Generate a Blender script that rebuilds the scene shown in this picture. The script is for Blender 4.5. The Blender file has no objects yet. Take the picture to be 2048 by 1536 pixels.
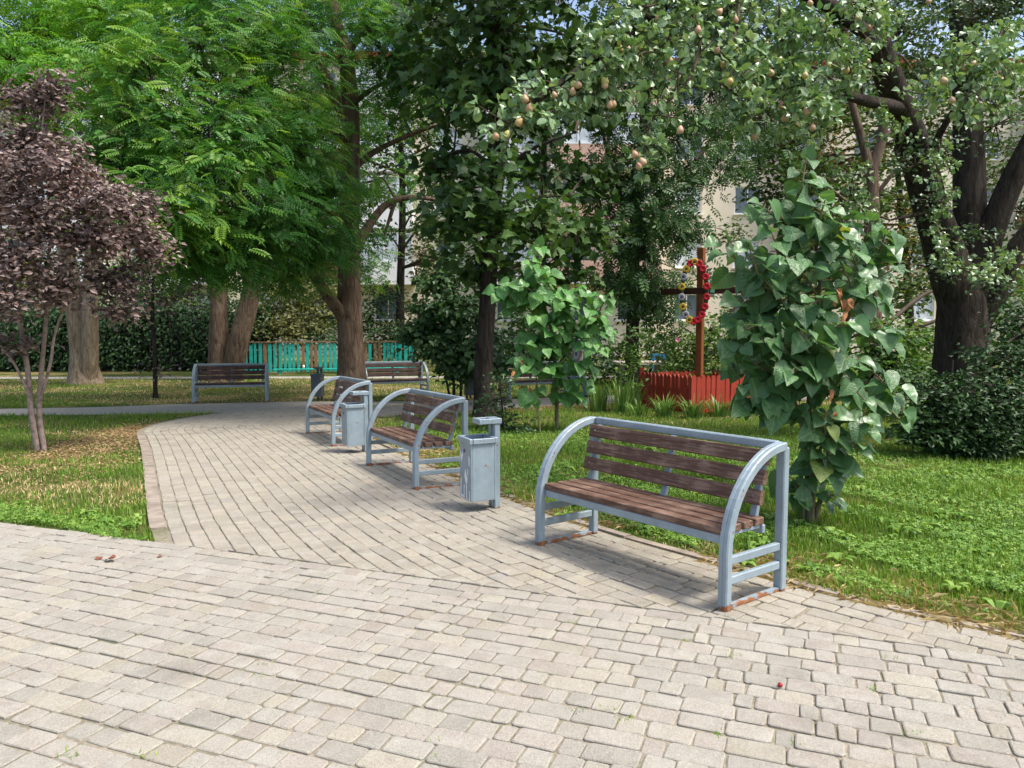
import bpy, math, random
import numpy as np
from mathutils import Matrix, Vector
random.seed(7)
RNG = np.random.default_rng(11)
sc = bpy.context.scene

# ---------------------------------------------------------------- camera, sky, sun, exposure
FPX, YH, CAMH = 1540.0, 637.0, 1.6            # focal length and horizon in photo pixels (2048 wide), eye height
PITCH = math.atan((768 - YH) / FPX)
cam_data = bpy.data.cameras.new('camera')
cam_data.sensor_width = 36.0
cam_data.lens = 36.0 * FPX / 2048.0
cam_data.clip_start, cam_data.clip_end = 0.05, 2000
cam = bpy.data.objects.new('camera', cam_data)
sc.collection.objects.link(cam)
cam.location = (0, 0, CAMH)
cam.rotation_euler = (math.pi / 2 - PITCH, 0, 0)
sc.camera = cam

SUN_EL, SUN_AZ = math.radians(61), math.atan2(0.92, -0.34)      # azimuth measured from +Y towards +X
world = bpy.data.worlds.new('World'); sc.world = world; world.use_nodes = True
wn = world.node_tree
sky = wn.nodes.new('ShaderNodeTexSky'); sky.sky_type = 'NISHITA'; sky.sun_disc = False
sky.sun_elevation = SUN_EL; sky.sun_rotation = SUN_AZ; sky.dust_density = 4.0; sky.air_density = 1.0
wn.nodes['Background'].inputs[1].default_value = 0.14
wn.links.new(sky.outputs[0], wn.nodes['Background'].inputs[0])
sun_data = bpy.data.lights.new('sun', 'SUN'); sun_data.energy = 2.4; sun_data.angle = math.radians(13)
sun_data.color = (1.0, 0.955, 0.88)
sun = bpy.data.objects.new('sun', sun_data); sc.collection.objects.link(sun)
to_sun = Vector((math.sin(SUN_AZ) * math.cos(SUN_EL), math.cos(SUN_AZ) * math.cos(SUN_EL), math.sin(SUN_EL)))
sun.rotation_euler = (-to_sun).to_track_quat('-Z', 'Y').to_euler()
sun.location = to_sun * 60
sc.view_settings.view_transform = 'Standard'; sc.view_settings.look = 'None'
sc.view_settings.gamma = 1.0; sc.view_settings.exposure = 1.0
sc.view_settings.use_curve_mapping = False
sc.cycles.max_bounces = 7; sc.cycles.diffuse_bounces = 4; sc.cycles.glossy_bounces = 2
sc.cycles.transmission_bounces = 4; sc.cycles.transparent_max_bounces = 6
sc.cycles.caustics_reflective = False; sc.cycles.caustics_refractive = False

# ---------------------------------------------------------------- geometry helpers
C = sc.collection
def gz(y):
    return -0.36 * np.clip((np.asarray(y, float) - 5) / 14, 0, 1)
def G(x, y): return Vector((x, y, float(gz(y))))
_c, _s = math.cos(PITCH), math.sin(PITCH)
def at(px, py, Y):
    """world point at depth Y that lies in the direction of photo pixel (px, py)"""
    u, v = (px - 1024) / FPX, (768 - py) / FPX
    d = np.array([u, _c + v * _s, -_s + v * _c]); t = Y / d[1]
    return np.array([0, 0, CAMH]) + d * t
def mpp(Y): return Y / FPX
def norm(a):
    a = np.asarray(a, float); return a / np.maximum(np.linalg.norm(a, axis=-1, keepdims=True), 1e-9)

def link(o, parent=None):
    C.objects.link(o)
    if parent is not None: o.parent = parent
    return o
def tag(o, label=None, cat=None, group=None, kind=None):
    if label: o['label'] = label
    if cat: o['category'] = cat
    if group: o['group'] = group
    if kind: o['kind'] = kind
    return o
def thing(name, label, cat, loc=(0, 0, 0), rz=0.0, group=None):
    o = bpy.data.objects.new(name, None); o.empty_display_size = 0.1
    o.location = loc; o.rotation_euler = (0, 0, rz)
    link(o); return tag(o, label, cat, group)
def pdmesh(name, V, F, mat, smooth=False):
    me = bpy.data.meshes.new(name)
    me.from_pydata([tuple(map(float, v)) for v in V], [], [tuple(map(int, f)) for f in F]); me.update()
    if mat: me.materials.append(mat)
    if smooth: me.polygons.foreach_set('use_smooth', [True] * len(me.polygons))
    return me
def obj(name, me, parent=None, loc=None):
    o = bpy.data.objects.new(name, me); link(o, parent)
    if loc is not None: o.location = loc
    return o
def npmesh(name, V, F, mat, tint=None, smooth=False):
    """V (n,3); F (m,k) constant-size faces"""
    V = np.ascontiguousarray(V, np.float32); F = np.ascontiguousarray(F, np.int32)
    me = bpy.data.meshes.new(name); n, (m, k) = len(V), F.shape
    me.vertices.add(n); me.vertices.foreach_set('co', V.ravel())
    me.loops.add(m * k); me.loops.foreach_set('vertex_index', F.ravel())
    me.polygons.add(m); me.polygons.foreach_set('loop_start', np.arange(m, dtype=np.int32) * k)
    me.polygons.foreach_set('use_smooth', np.full(m, smooth))
    me.update(calc_edges=True)
    if tint is not None:
        a = me.attributes.new('tint', 'FLOAT', 'POINT'); a.data.foreach_set('value', np.ascontiguousarray(tint, np.float32))
    me.materials.append(mat); return me
class MB:
    """collects simple solids and builds them as one mesh"""
    def __init__(s): s.V, s.F = [], []
    def add(s, V, F):
        b = len(s.V); s.V += [tuple(v) for v in V]; s.F += [tuple(i + b for i in f) for f in F]; return s
    def box(s, c, d, R=None, bev=0.0):
        c = Vector(c); x, y, z = d[0] / 2, d[1] / 2, d[2] / 2
        if bev <= 0:
            P = [(-x, -y, -z), (x, -y, -z), (x, y, -z), (-x, y, -z), (-x, -y, z), (x, -y, z), (x, y, z), (-x, y, z)]
            F = [(0, 3, 2, 1), (4, 5, 6, 7), (0, 1, 5, 4), (1, 2, 6, 5), (2, 3, 7, 6), (3, 0, 4, 7)]
        else:
            import itertools
            P, idx = [], {}
            for sx, sy, sz in itertools.product((-1, 1), repeat=3):
                for ax in range(3):
                    q = [sx * (x - bev), sy * (y - bev), sz * (z - bev)]
                    q[ax] = (sx * x, sy * y, sz * z)[ax]
                    idx[(sx, sy, sz, ax)] = len(P); P.append(tuple(q))
            F = []
            for ax in range(3):
                o1, o2 = [a for a in range(3) if a != ax]
                for sg in (-1, 1):
                    f = []
                    for a, b in ((-1, -1), (1, -1), (1, 1), (-1, 1)):
                        k = [0, 0, 0]; k[ax] = sg; k[o1] = a; k[o2] = b; f.append(idx[(*k, ax)])
                    F.append(tuple(f))
                for a in (-1, 1):
                    for b in (-1, 1):
                        k0 = [0, 0, 0]; k0[o1] = a; k0[o2] = b; k1 = list(k0); k0[ax] = -1; k1[ax] = 1
                        F.append((idx[(*k0, o1)], idx[(*k1, o1)], idx[(*k1, o2)], idx[(*k0, o2)]))
            for k in itertools.product((-1, 1), repeat=3): F.append(tuple(idx[(*k, a)] for a in range(3)))
        if R is not None: P = [R @ Vector(p) for p in P]
        s.add([c + Vector(p) for p in P], F); return s
    def bar(s, a, b, w, h, up=(0, 0, 1), bev=0.0):
        a, b = Vector(a), Vector(b); d = b - a; L = d.length; d.normalize()
        u = Vector(up); xx = d.cross(u)
        if xx.length < 1e-4: xx = d.cross(Vector((0, 1, 0)))
        xx.normalize(); zz = xx.cross(d)
        R = Matrix((xx, d, zz)).transposed()
        return s.box((a + b) / 2, (w, L, h), R, bev)
    def tube(s, pts, rad, n=8, caps=True):
        V, F = tube_np(np.array(pts, float), rad, n)
        s.add(V, F)
        if caps:
            b = len(s.V) - len(V); s.F.append(tuple(b + i for i in range(n))[::-1]); s.F.append(tuple(b + len(V) - n + i for i in range(n)))
        return s
    def lathe(s, prof, n=12, c=(0, 0, 0)):
        b = len(s.V)
        for r, z in prof:
            for i in range(n):
                a = 2 * math.pi * i / n; s.V.append((c[0] + r * math.cos(a), c[1] + r * math.sin(a), c[2] + z))
        for k in range(len(prof) - 1):
            for i in range(n):
                j = (i + 1) % n; s.F.append((b + k * n + i, b + k * n + j, b + (k + 1) * n + j, b + (k + 1) * n + i))
        return s
    def mesh(s, name, mat, smooth=False): return pdmesh(name, s.V, s.F, mat, smooth)
    def build(s, name, mat, parent=None, smooth=False): return obj(name, s.mesh(name, mat, smooth), parent)

def spline(pts, n=6):
    """Catmull-Rom resample of a polyline (k,d)"""
    P = np.array(pts, float)
    if len(P) < 3: 
        t = np.linspace(0, 1, n + 1)[:, None]; return P[0] * (1 - t) + P[-1] * t
    Q = np.vstack([2 * P[0] - P[1], P, 2 * P[-1] - P[-2]]); out = []
    for i in range(len(P) - 1):
        p0, p1, p2, p3 = Q[i:i + 4]
        for t in np.linspace(0, 1, n, endpoint=False):
            out.append(0.5 * (2 * p1 + (p2 - p0) * t + (2 * p0 - 5 * p1 + 4 * p2 - p3) * t * t + (3 * p1 - p0 - 3 * p2 + p3) * t ** 3))
    out.append(P[-1]); return np.array(out)
def tube_np(P, rad, n=8, ridge=0.0, rng=None):
    P = np.asarray(P, float); m = len(P); rad = np.broadcast_to(np.asarray(rad, float), (m,))
    T = norm(np.gradient(P, axis=0)); ref = np.array([1.0, 0, 0]) if abs(T[0][0]) < .8 else np.array([0, 1.0, 0])
    N = norm(np.cross(T[0], ref)); V = []
    ang = np.linspace(0, 2 * np.pi, n, endpoint=False)
    ph = rng.random(4) * 6.28 if rng is not None else np.zeros(4)
    for i in range(m):
        N = norm(N - T[i] * (N @ T[i])); B = np.cross(T[i], N)
        r = rad[i] * np.ones(n)
        if ridge: r = r * (1 + ridge * np.sin(ang * 3 + ph[0] + i * .13) + ridge * .7 * np.sin(ang * 7 + ph[1] - i * .1) + ridge * .5 * np.sin(ang * 2 + i * .5 + ph[2]))
        V.append(P[i] + r[:, None] * (np.cos(ang)[:, None] * N + np.sin(ang)[:, None] * B))
    V = np.vstack(V); i = np.arange(n); j = (i + 1) % n
    F = np.vstack([np.c_[k * n + i, k * n + j, (k + 1) * n + j, (k + 1) * n + i] for k in range(m - 1)])
    return V, F
class NT:
    """many quads, numpy"""
    def __init__(s): s.V, s.F, s.n = [], [], 0
    def add(s, V, F): s.V.append(V); s.F.append(F + s.n); s.n += len(V)
    def tube(s, P, rad, n=8, **k): s.add(*tube_np(P, rad, n, **k))
    def build(s, name, mat, parent=None, smooth=True):
        return obj(name, npmesh(name, np.vstack(s.V), np.vstack(s.F), mat, smooth=smooth), parent)

# leaf templates: base at the origin, +y towards the tip, +z the upper face; (verts, triangles)
def T_oval(w=0.5, fold=0.12, bend=0.15):
    V = np.array([(0, 0, 0), (-w * .42, .3, fold * .7), (-w * .5, .55, fold), (0, 1, -bend), (w * .5, .55, fold), (w * .42, .3, fold * .7), (0, .5, 0)], float)
    F = np.array([(0, 6, 1), (1, 6, 2), (2, 6, 3), (3, 6, 4), (4, 6, 5), (5, 6, 0)]); return V, F
def T_diamond(w=0.5, fold=0.1, bend=.12):
    V = np.array([(0, 0, 0), (-w * .5, .45, fold), (0, 1, -bend), (w * .5, .45, fold)], float)
    return V, np.array([(0, 2, 1), (0, 3, 2)])
def T_pinnate(pairs=7, w=.085, l=.30):
    V, F = [], []
    def leaflet(b, d, ll, z):
        d = np.array(d, float); d /= np.linalg.norm(d); n = np.array([-d[1], d[0]])
        k = len(V)
        for t, s_ in ((0, 0), (.5, .5), (1, 0), (.5, -.5)):
            q = np.array(b) + d * ll * t + n * (w * 2 * s_); V.append((q[0], q[1], z - .25 * q[1] ** 2 - .10 * ll * t * (t > .5) + (.02 if s_ else 0)))
        F.extend([(k, k + 1, k + 2), (k, k + 2, k + 3)])
    for i in range(pairs):
        y = .12 + .80 * i / pairs; ll = l * (1 - .45 * abs(i / (pairs - 1) - .45))
        for sx in (-1, 1): leaflet((0, y), (sx, .35 + .2 * i / pairs), ll, 0)
    leaflet((0, .9), (0, 1), l * .8, 0)
    k = len(V); V += [(-.008, 0, 0), (.008, 0, 0), (.004, .92, -.21), (-.004, .92, -.21)]; F += [(k, k + 1, k + 2), (k, k + 2, k + 3)]
    return np.array(V), np.array(F)
def T_maple():
    a = [(0, 0), (.22, .03), (.42, -.02), (.36, .2), (.52, .42), (.3, .46), (.24, .62), (.12, .68), (0, 1)]
    o = [(x, y) for x, y in a] + [(-x, y) for x, y in a[-2:0:-1]]
    V = [(0, .32, 0.0)] + [(x, y, .10 * abs(x) - .15 * y * y) for x, y in o]; n = len(o)
    return np.array(V), np.array([(0, 1 + i, 1 + (i + 1) % n) for i in range(n)])
HEART = [(0, .07), (.12, -.03), (.28, -.02), (.43, .10), (.49, .28), (.43, .48), (.29, .68), (.13, .86), (0, 1.0)]
def T_heart(seed=0):
    r = np.random.default_rng(seed); rib = [.07, .10, .16, .27, .38, .52, .68, .86, 1.0]
    cur, fold, wav = r.uniform(.05, .55), r.uniform(.1, .6), r.uniform(-.07, .07)
    def z(x, y): return fold * (abs(x) ** 1.3) * .8 - cur * y * y + wav * math.sin(9 * y + 5 * x)
    V, F = [], []
    for sg in (1, -1):
        for (x, y), ry in zip(HEART, rib):
            for t in (0, .5, 1.0):
                X, Yv = sg * x * t, ry + (y - ry) * t
                V.append((X, Yv, z(X, Yv)))
        b = 0 if sg == 1 else 27
        for i in range(8):
            for j in range(2):
                q = (b + i * 3 + j, b + i * 3 + j + 1, b + i * 3 + j + 4, b + i * 3 + j + 3)
                F.append(q if sg == 1 else q[::-1])
    return np.array(V), F
def frames(D, Nh):
    y = norm(D); x = norm(np.cross(y, Nh)); z = np.cross(x, y); return x, y, z
def leaves(P, D, Nh, S, tpl):
    V, F = tpl; x, y, z = frames(D, Nh); S = np.broadcast_to(np.asarray(S, float), (len(P),))
    W = P[:, None] + S[:, None, None] * (V[None, :, 0, None] * x[:, None] + V[None, :, 1, None] * y[:, None] + V[None, :, 2, None] * z[:, None])
    k = len(V); FF = (F[None] + (np.arange(len(P)) * k)[:, None, None]).reshape(-1, 3)
    return W.reshape(-1, 3), FF
def rdir(n, rng): return norm(rng.normal(size=(n, 3)))

# ---------------------------------------------------------------- materials
def mat(name, rough=0.8, spec=0.3):
    m = bpy.data.materials.new(name); m.use_nodes = True
    n = m.node_tree.nodes; b = n['Principled BSDF']; b.inputs['Roughness'].default_value = rough
    b.inputs['Specular IOR Level'].default_value = spec; return m, m.node_tree, b
def N(t, kind, **kw):
    n = t.nodes.new(kind)
    for k, v in kw.items():
        if k.startswith('i_'):
            key = k[2:]; key = int(key) if key.isdigit() else key.replace('_', ' ')
            n.inputs[key].default_value = v
        else: setattr(n, k, v)
    return n
def ramp(t, fac, stops, interp='LINEAR'):
    r = t.nodes.new('ShaderNodeValToRGB'); r.color_ramp.interpolation = interp; e = r.color_ramp.elements
    while len(e) < len(stops): e.new(0.5)
    for q, (p, c) in zip(e, stops): q.position = p; q.color = (*c, 1) if len(c) == 3 else c
    t.links.new(fac, r.inputs[0]); return r.outputs[0]
def mix(t, fac, a, b, mode='MIX'):
    n = t.nodes.new('ShaderNodeMix'); n.data_type = 'RGBA'; n.blend_type = mode
    for s_, v in ((n.inputs[0], fac), (n.inputs[6], a), (n.inputs[7], b)):
        if hasattr(v, 'is_linked'): t.links.new(v, s_)
        elif isinstance(v, (int, float)): s_.default_value = v
        else: s_.default_value = (*v, 1)
    return n.outputs[2]
def mth(t, op, a, b=None):
    n = t.nodes.new('ShaderNodeMath'); n.operation = op
    for i, v in enumerate((a, b)):
        if v is None: continue
        if hasattr(v, 'is_linked'): t.links.new(v, n.inputs[i])
        else: n.inputs[i].default_value = v
    return n.outputs[0]
def noise(t, scale, detail=3, vec=None, rough=.55, dist=0):
    n = N(t, 'ShaderNodeTexNoise', i_Scale=scale, i_Detail=detail, i_Roughness=rough, i_Distortion=dist)
    if vec is not None: t.links.new(vec, n.inputs['Vector'])
    return n.outputs[0]
def wpos(t): return N(t, 'ShaderNodeNewGeometry').outputs['Position']
def ocoord(t): return N(t, 'ShaderNodeTexCoord').outputs['Object']
def vscale(t, vec, s):
    n = N(t, 'ShaderNodeMapping'); n.inputs['Scale'].default_value = s; t.links.new(vec, n.inputs[0]); return n.outputs[0]
def bump(t, b, h, strength=.4, dist=.01):
    n = N(t, 'ShaderNodeBump', i_Strength=strength, i_Distance=dist); t.links.new(h, n.inputs['Height']); t.links.new(n.outputs[0], b.inputs['Normal'])
def piece_random(t):
    a = N(t, 'ShaderNodeNewGeometry').outputs['Random Per Island']; b = N(t, 'ShaderNodeObjectInfo').outputs['Random']
    return mth(t, 'FRACT', mth(t, 'ADD', a, b))

def plain(name, col, rough=.7, var=.25, scale=8, spec=.3, bmp=0.0, world_space=False):
    m, t, b = mat(name, rough, spec); v = wpos(t) if world_space else ocoord(t)
    f = noise(t, scale, 4, v)
    c = np.array(col); t.links.new(ramp(t, f, [(.3, tuple(c * (1 - var))), (.7, tuple(np.minimum(c * (1 + var), 1)))]), b.inputs['Base Color'])
    if bmp: bump(t, b, noise(t, scale * 6, 3, v), bmp, .004)
    return m
def leafmat(name, c0, c1, c2, trans=.3, rough=.5, spec=.35, tcol=None, k=(1.28, 1.14, .78)):
    c0, c1, c2 = (tuple(np.array(c) * np.array(k)) for c in (c0, c1, c2))
    m, t, b = mat(name, rough, spec)
    a = N(t, 'ShaderNodeAttribute', attribute_name='tint').outputs['Fac']
    col = ramp(t, a, [(0.0, c0), (.5, c1), (1.0, c2)])
    t.links.new(col, b.inputs['Base Color'])
    tr = N(t, 'ShaderNodeBsdfTranslucent')
    t.links.new(mix(t, 1.0, col, tcol or (1.5, 1.45, .7), 'MULTIPLY'), tr.inputs[0])
    ms = N(t, 'ShaderNodeMixShader'); ms.inputs[0].default_value = trans
    t.links.new(b.outputs[0], ms.inputs[1]); t.links.new(tr.outputs[0], ms.inputs[2])
    t.links.new(ms.outputs[0], t.nodes['Material Output'].inputs[0]); return m
def bigleafmat(name, c0, c1, vein, yellow, rough=.36, trans=.22):
    m, t, b = mat(name, rough, .42)
    r = N(t, 'ShaderNodeObjectInfo').outputs['Random']; o = ocoord(t)
    s = N(t, 'ShaderNodeSeparateXYZ'); t.links.new(o, s.inputs[0])
    ax = mth(t, 'ABSOLUTE', s.outputs[0])
    ph = mth(t, 'FRACT', mth(t, 'MULTIPLY', mth(t, 'SUBTRACT', s.outputs[1], mth(t, 'MULTIPLY', ax, .75)), 6.0))
    side = mth(t, 'LESS_THAN', mth(t, 'ABSOLUTE', mth(t, 'SUBTRACT', ph, .5)), .06)
    mid = mth(t, 'LESS_THAN', ax, .014)
    vv = mth(t, 'MAXIMUM', mth(t, 'MULTIPLY', side, .5), mid)
    base = ramp(t, r, [(0, c0), (.9, c1), (.97, c1), (1.0, yellow)])
    base = mix(t, mth(t, 'MULTIPLY', noise(t, 5, 3, o), .5), base, tuple(np.array(c0) * .75))
    base = mix(t, mth(t, 'MULTIPLY', vv, .55), base, vein)
    t.links.new(base, b.inputs['Base Color'])
    bump(t, b, mth(t, 'ADD', mth(t, 'MULTIPLY', vv, -1.0), noise(t, 9, 2, o)), .35, .03)
    tr = N(t, 'ShaderNodeBsdfTranslucent'); t.links.new(mix(t, 1.0, base, (1.5, 1.5, .6), 'MULTIPLY'), tr.inputs[0])
    ms = N(t, 'ShaderNodeMixShader'); ms.inputs[0].default_value = trans
    t.links.new(b.outputs[0], ms.inputs[1]); t.links.new(tr.outputs[0], ms.inputs[2])
    t.links.new(ms.outputs[0], t.nodes['Material Output'].inputs[0]); return m
def barkmat(name, c0, c1, sc_=1.0):
    m, t, b = mat(name, .95, .1); v = wpos(t)
    f = noise(t, 11 * sc_, 6, vscale(t, v, (1, 1, .2)), .7, .9); g = noise(t, 2.0, 3, v)
    col = ramp(t, f, [(.35, c0), (.62, c1)])
    t.links.new(mix(t, mth(t, 'MULTIPLY', g, .5), col, tuple(np.array(c0) * .8)), b.inputs['Base Color'])
    bump(t, b, f, 1.0, .06); return m
def pavermat(name, stops, dark=.75):
    m, t, b = mat(name, .9, .25); r = piece_random(t); p = wpos(t)
    c = mix(t, .35, ramp(t, r, stops), tuple(np.mean([q[1] for q in stops], axis=0)))
    c = mix(t, mth(t, 'MULTIPLY', ramp(t, noise(t, 120, 4, p, .75), [(.38, (1, 1, 1)), (.56, (0, 0, 0))]), .42), c, (.13, .12, .10))
    c = mix(t, mth(t, 'MULTIPLY', ramp(t, noise(t, 90, 4, p, .75), [(.52, (0, 0, 0)), (.68, (1, 1, 1))]), .40), c, (.50, .48, .43))
    c = mix(t, mth(t, 'MULTIPLY', ramp(t, noise(t, 9, 5, p, .65), [(.45, (0, 0, 0)), (.7, (1, 1, 1))]), .40), c, (.42, .40, .355))
    c = mix(t, mth(t, 'MULTIPLY', ramp(t, noise(t, 14, 5, p, .7), [(.55, (0, 0, 0)), (.75, (1, 1, 1))]), .45), c, (.19, .165, .135))
    r2 = mth(t, 'FRACT', mth(t, 'MULTIPLY', r, 7.31))
    c = mix(t, 1.0, c, ramp(t, r2, [(0, (.87, .87, .87)), (.5, (1, 1, 1)), (1, (1.0, 1.0, 1.0))]), 'MULTIPLY')
    st = ramp(t, noise(t, 1.1, 6, p, .68), [(.57, (0, 0, 0)), (.70, (1, 1, 1))])
    c = mix(t, mth(t, 'MULTIPLY', st, .62), c, (.165, .145, .125))
    c = mix(t, mth(t, 'MULTIPLY', ramp(t, noise(t, .45, 3, p), [(.42, (0, 0, 0)), (.7, (1, 1, 1))]), .3), c, (.31, .285, .24))
    t.links.new(c, b.inputs['Base Color'])
    bump(t, b, mth(t, 'ADD', noise(t, 160, 3, p), noise(t, 30, 3, p)), .7, .007); return m

M = {}
M['plaza_stone'] = pavermat('plaza_stone', [(0, (0.294, 0.285, 0.243)), (.25, (0.341, 0.314, 0.268)), (.45, (0.326, 0.285, 0.243)), (.65, (0.313, 0.308, 0.261)), (.85, (0.356, 0.332, 0.276)), (.975, (0.360, 0.328, 0.243)), (1, (0.285, 0.241, 0.205))])
M['path_stone'] = pavermat('path_stone', [(0, (0.274, 0.252, 0.203)), (.3, (0.336, 0.306, 0.242)), (.6, (0.302, 0.267, 0.217)), (.85, (0.353, 0.322, 0.247)), (.96, (0.374, 0.322, 0.227)), (1, (0.259, 0.252, 0.247))])
M['kerb'] = plain('kerb_concrete', (.265, .225, .185), .95, .3, 6, .1, .5, True)
def mk_joint():
    m, t, b = mat('joint_sand', 1.0, .05); p = wpos(t)
    c = ramp(t, noise(t, 40, 4, p), [(.3, (.16, .14, .105)), (.7, (.31, .275, .21))])
    c = mix(t, mth(t, 'MULTIPLY', ramp(t, noise(t, 2.2, 4, p), [(.52, (0, 0, 0)), (.66, (1, 1, 1))]), .6), c, (.07, .09, .03))
    t.links.new(c, b.inputs['Base Color']); return m
M['joint'] = mk_joint()
def mk_soil():
    m, t, b = mat('lawn_soil', 1.0, .05); p = wpos(t)
    c = ramp(t, noise(t, 30, 5, p, .7), [(.3, (.035, .05, .014)), (.55, (.07, .095, .025)), (.75, (.13, .12, .05))])
    d = ramp(t, noise(t, .7, 4, p, .6), [(.5, (0, 0, 0)), (.62, (1, 1, 1))])
    dry = ramp(t, noise(t, 45, 4, p, .7), [(.3, (.13, .09, .045)), (.7, (.36, .27, .12))])
    c = mix(t, mth(t, 'MULTIPLY', d, .8), c, dry)
    t.links.new(c, b.inputs['Base Color']); bump(t, b, noise(t, 60, 4, p), .8, .02); return m
M['soil'] = mk_soil()
def mk_gravel():
    m, t, b = mat('worn_asphalt', .95, .15); p = wpos(t)
    c = ramp(t, noise(t, 26, 5, p, .75), [(.3, (.20, .185, .16)), (.7, (.44, .41, .35))])
    t.links.new(c, b.inputs['Base Color']); bump(t, b, noise(t, 50, 4, p), .9, .02); return m
M['gravel'] = mk_gravel()
def mk_paint(name, col, rust=True):
    m, t, b = mat(name, .42, .5); o = ocoord(t); s = N(t, 'ShaderNodeSeparateXYZ'); t.links.new(o, s.inputs[0])
    c = np.array(col)
    base = ramp(t, noise(t, 5, 5, o, .65), [(.3, tuple(c * .82)), (.7, tuple(np.minimum(c * 1.14, 1)))])
    base = mix(t, mth(t, 'MULTIPLY', ramp(t, noise(t, 60, 4, vscale(t, o, (1, 1, .15))), [(.55, (0, 0, 0)), (.75, (1, 1, 1))]), .35), base, tuple(c * .55))
    if rust:
        lo = mth(t, 'SUBTRACT', 1.0, mth(t, 'MULTIPLY', s.outputs[2], 14.0))
        f = mth(t, 'ADD', mth(t, 'MULTIPLY', lo, .55), noise(t, 14, 4, o))
        f = ramp(t, f, [(.90, (0, 0, 0)), (.98, (1, 1, 1))])
        chip = ramp(t, noise(t, 22, 4, o, .6), [(.675, (0, 0, 0)), (.70, (1, 1, 1))])
        f = mth(t, 'MAXIMUM', f, chip)
        base = mix(t, f, base, ramp(t, noise(t, 40, 3, o), [(.3, (.12, .045, .02)), (.7, (.36, .15, .06))]))
        t.links.new(ramp(t, f, [(0, (.42, .42, .42)), (1, (.9, .9, .9))]), b.inputs['Roughness'])
    t.links.new(base, b.inputs['Base Color']); bump(t, b, noise(t, 45, 3, o), .12, .004); return m
M['paint'] = mk_paint('grey_blue_paint', (.252, .318, .36))
M['paint_shaded'] = mk_paint('shaded_bin_paint', (.07, .085, .10), False)  # bin paint darkened, the shade of the far bins put into the colour
def mk_wood(name, c0, c1, worn, amount=.5, axis=(.06, 1, 1)):
    m, t, b = mat(name, .6, .3); o = ocoord(t); r = piece_random(t)
    v = vscale(t, o, axis)
    ad = N(t, 'ShaderNodeVectorMath', operation='ADD'); t.links.new(v, ad.inputs[0]); 
    cb = N(t, 'ShaderNodeCombineXYZ'); t.links.new(mth(t, 'MULTIPLY', r, 9.0), cb.inputs[0]); t.links.new(cb.outputs[0], ad.inputs[1]); v = ad.outputs[0]
    g = noise(t, 45, 5, v, .6, .3)
    c = ramp(t, g, [(.3, c0), (.7, c1)])
    w = ramp(t, mth(t, 'ADD', mth(t, 'MULTIPLY', noise(t, 90, 4, v, .7), .6), mth(t, 'MULTIPLY', noise(t, 5, 4, o, .6), .5)), [(.53, (0, 0, 0)), (.66, (1, 1, 1))])
    c = mix(t, mth(t, 'MULTIPLY', w, amount), c, worn)
    t.links.new(c, b.inputs['Base Color']); bump(t, b, g, .35, .004); return m
M['slat'] = mk_wood('brown_slat_wood', (.075, .038, .025), (.122, .066, .045), (.33, .225, .165), .6)  # pale worn streaks mix real wear with a painted sheen
M['slat_shaded'] = mk_wood('shaded_slat_wood', (.035, .02, .02), (.06, .035, .034), (.16, .10, .08), .5)  # same slats darkened, shade of the far benches painted into the colour
M['bolt'] = plain('bolt_metal', (.12, .10, .10), .5, .2, 30)
M['red_wood'] = mk_wood('red_picket_wood', (.28, .032, .016), (.40, .055, .030), (.20, .03, .02), .5, (1, 1, .06))
M['cross_wood'] = mk_wood('varnished_cross_wood', (.15, .045, .012), (.27, .085, .022), (.10, .03, .01), .5, (1, 1, .05))
M['cross_dark'] = mk_wood('dark_varnished_wood', (.045, .014, .008), (.08, .025, .012), (.03, .01, .006), .5, (.06, 1, 1))
M['teal'] = mk_wood('teal_picket_paint', (.018, .33, .27), (.03, .46, .38), (.012, .16, .16), .8, (1, 1, .06))
M['bare_picket'] = mk_wood('bare_picket_wood', (.16, .10, .055), (.30, .19, .11), (.09, .06, .045), .6, (1, 1, .06))
M['bark_locust'] = barkmat('locust_bark', (.075, .05, .035), (.25, .185, .135))
M['bark_pale'] = barkmat('pale_bark', (.16, .115, .075), (.42, .34, .25))
M['bark_dark'] = barkmat('dark_bark', (.022, .018, .015), (.085, .07, .058))
M['bark_pear'] = barkmat('pear_bark', (0.021, 0.017, 0.013), (0.090, 0.075, 0.061), 1.3)
M['bark_plum'] = plain('plum_bark', (.27, .205, .175), .7, .45, 14, .3, .8, True)
M['twig'] = plain('twig_bark', (.075, .055, .04), .9, .3, 9, .2, 0, True)
M['green_stem'] = plain('green_stem', (.19, .17, .10), .8, .3, 12, .2, .3, True)
M['locust'] = leafmat('locust_leaf', (0.025, 0.110, 0.026), (0.059, 0.196, 0.045), (0.168, 0.325, 0.049), .32)
M['locust_y'] = leafmat('bright_locust_leaf', (0.047, 0.175, 0.027), (0.100, 0.277, 0.037), (0.240, 0.416, 0.061), .40)
M['maple'] = leafmat('maple_leaf', (0.017, 0.054, 0.020), (0.037, 0.095, 0.031), (0.077, 0.158, 0.043), .22)
M['ash'] = leafmat('ash_leaf', (0.014, 0.053, 0.021), (0.035, 0.099, 0.040), (0.087, 0.176, 0.059), .25)
M['ash_oval'] = leafmat('background_leaf', (0.015, 0.044, 0.014), (0.038, 0.088, 0.024), (0.102, 0.152, 0.040), .3)
M['plum'] = leafmat('plum_leaf', (0.048, 0.031, 0.028), (0.180, 0.124, 0.110), (0.380, 0.291, 0.256), .15, .42, .6, (1.2, .8, .7), (1, 1, 1))
M['pear'] = leafmat('pear_leaf', (.04, .085, .035), (.10, .175, .08), (.24, .33, .19), .2, .36, .6, None, (1, 1, 1))
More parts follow.
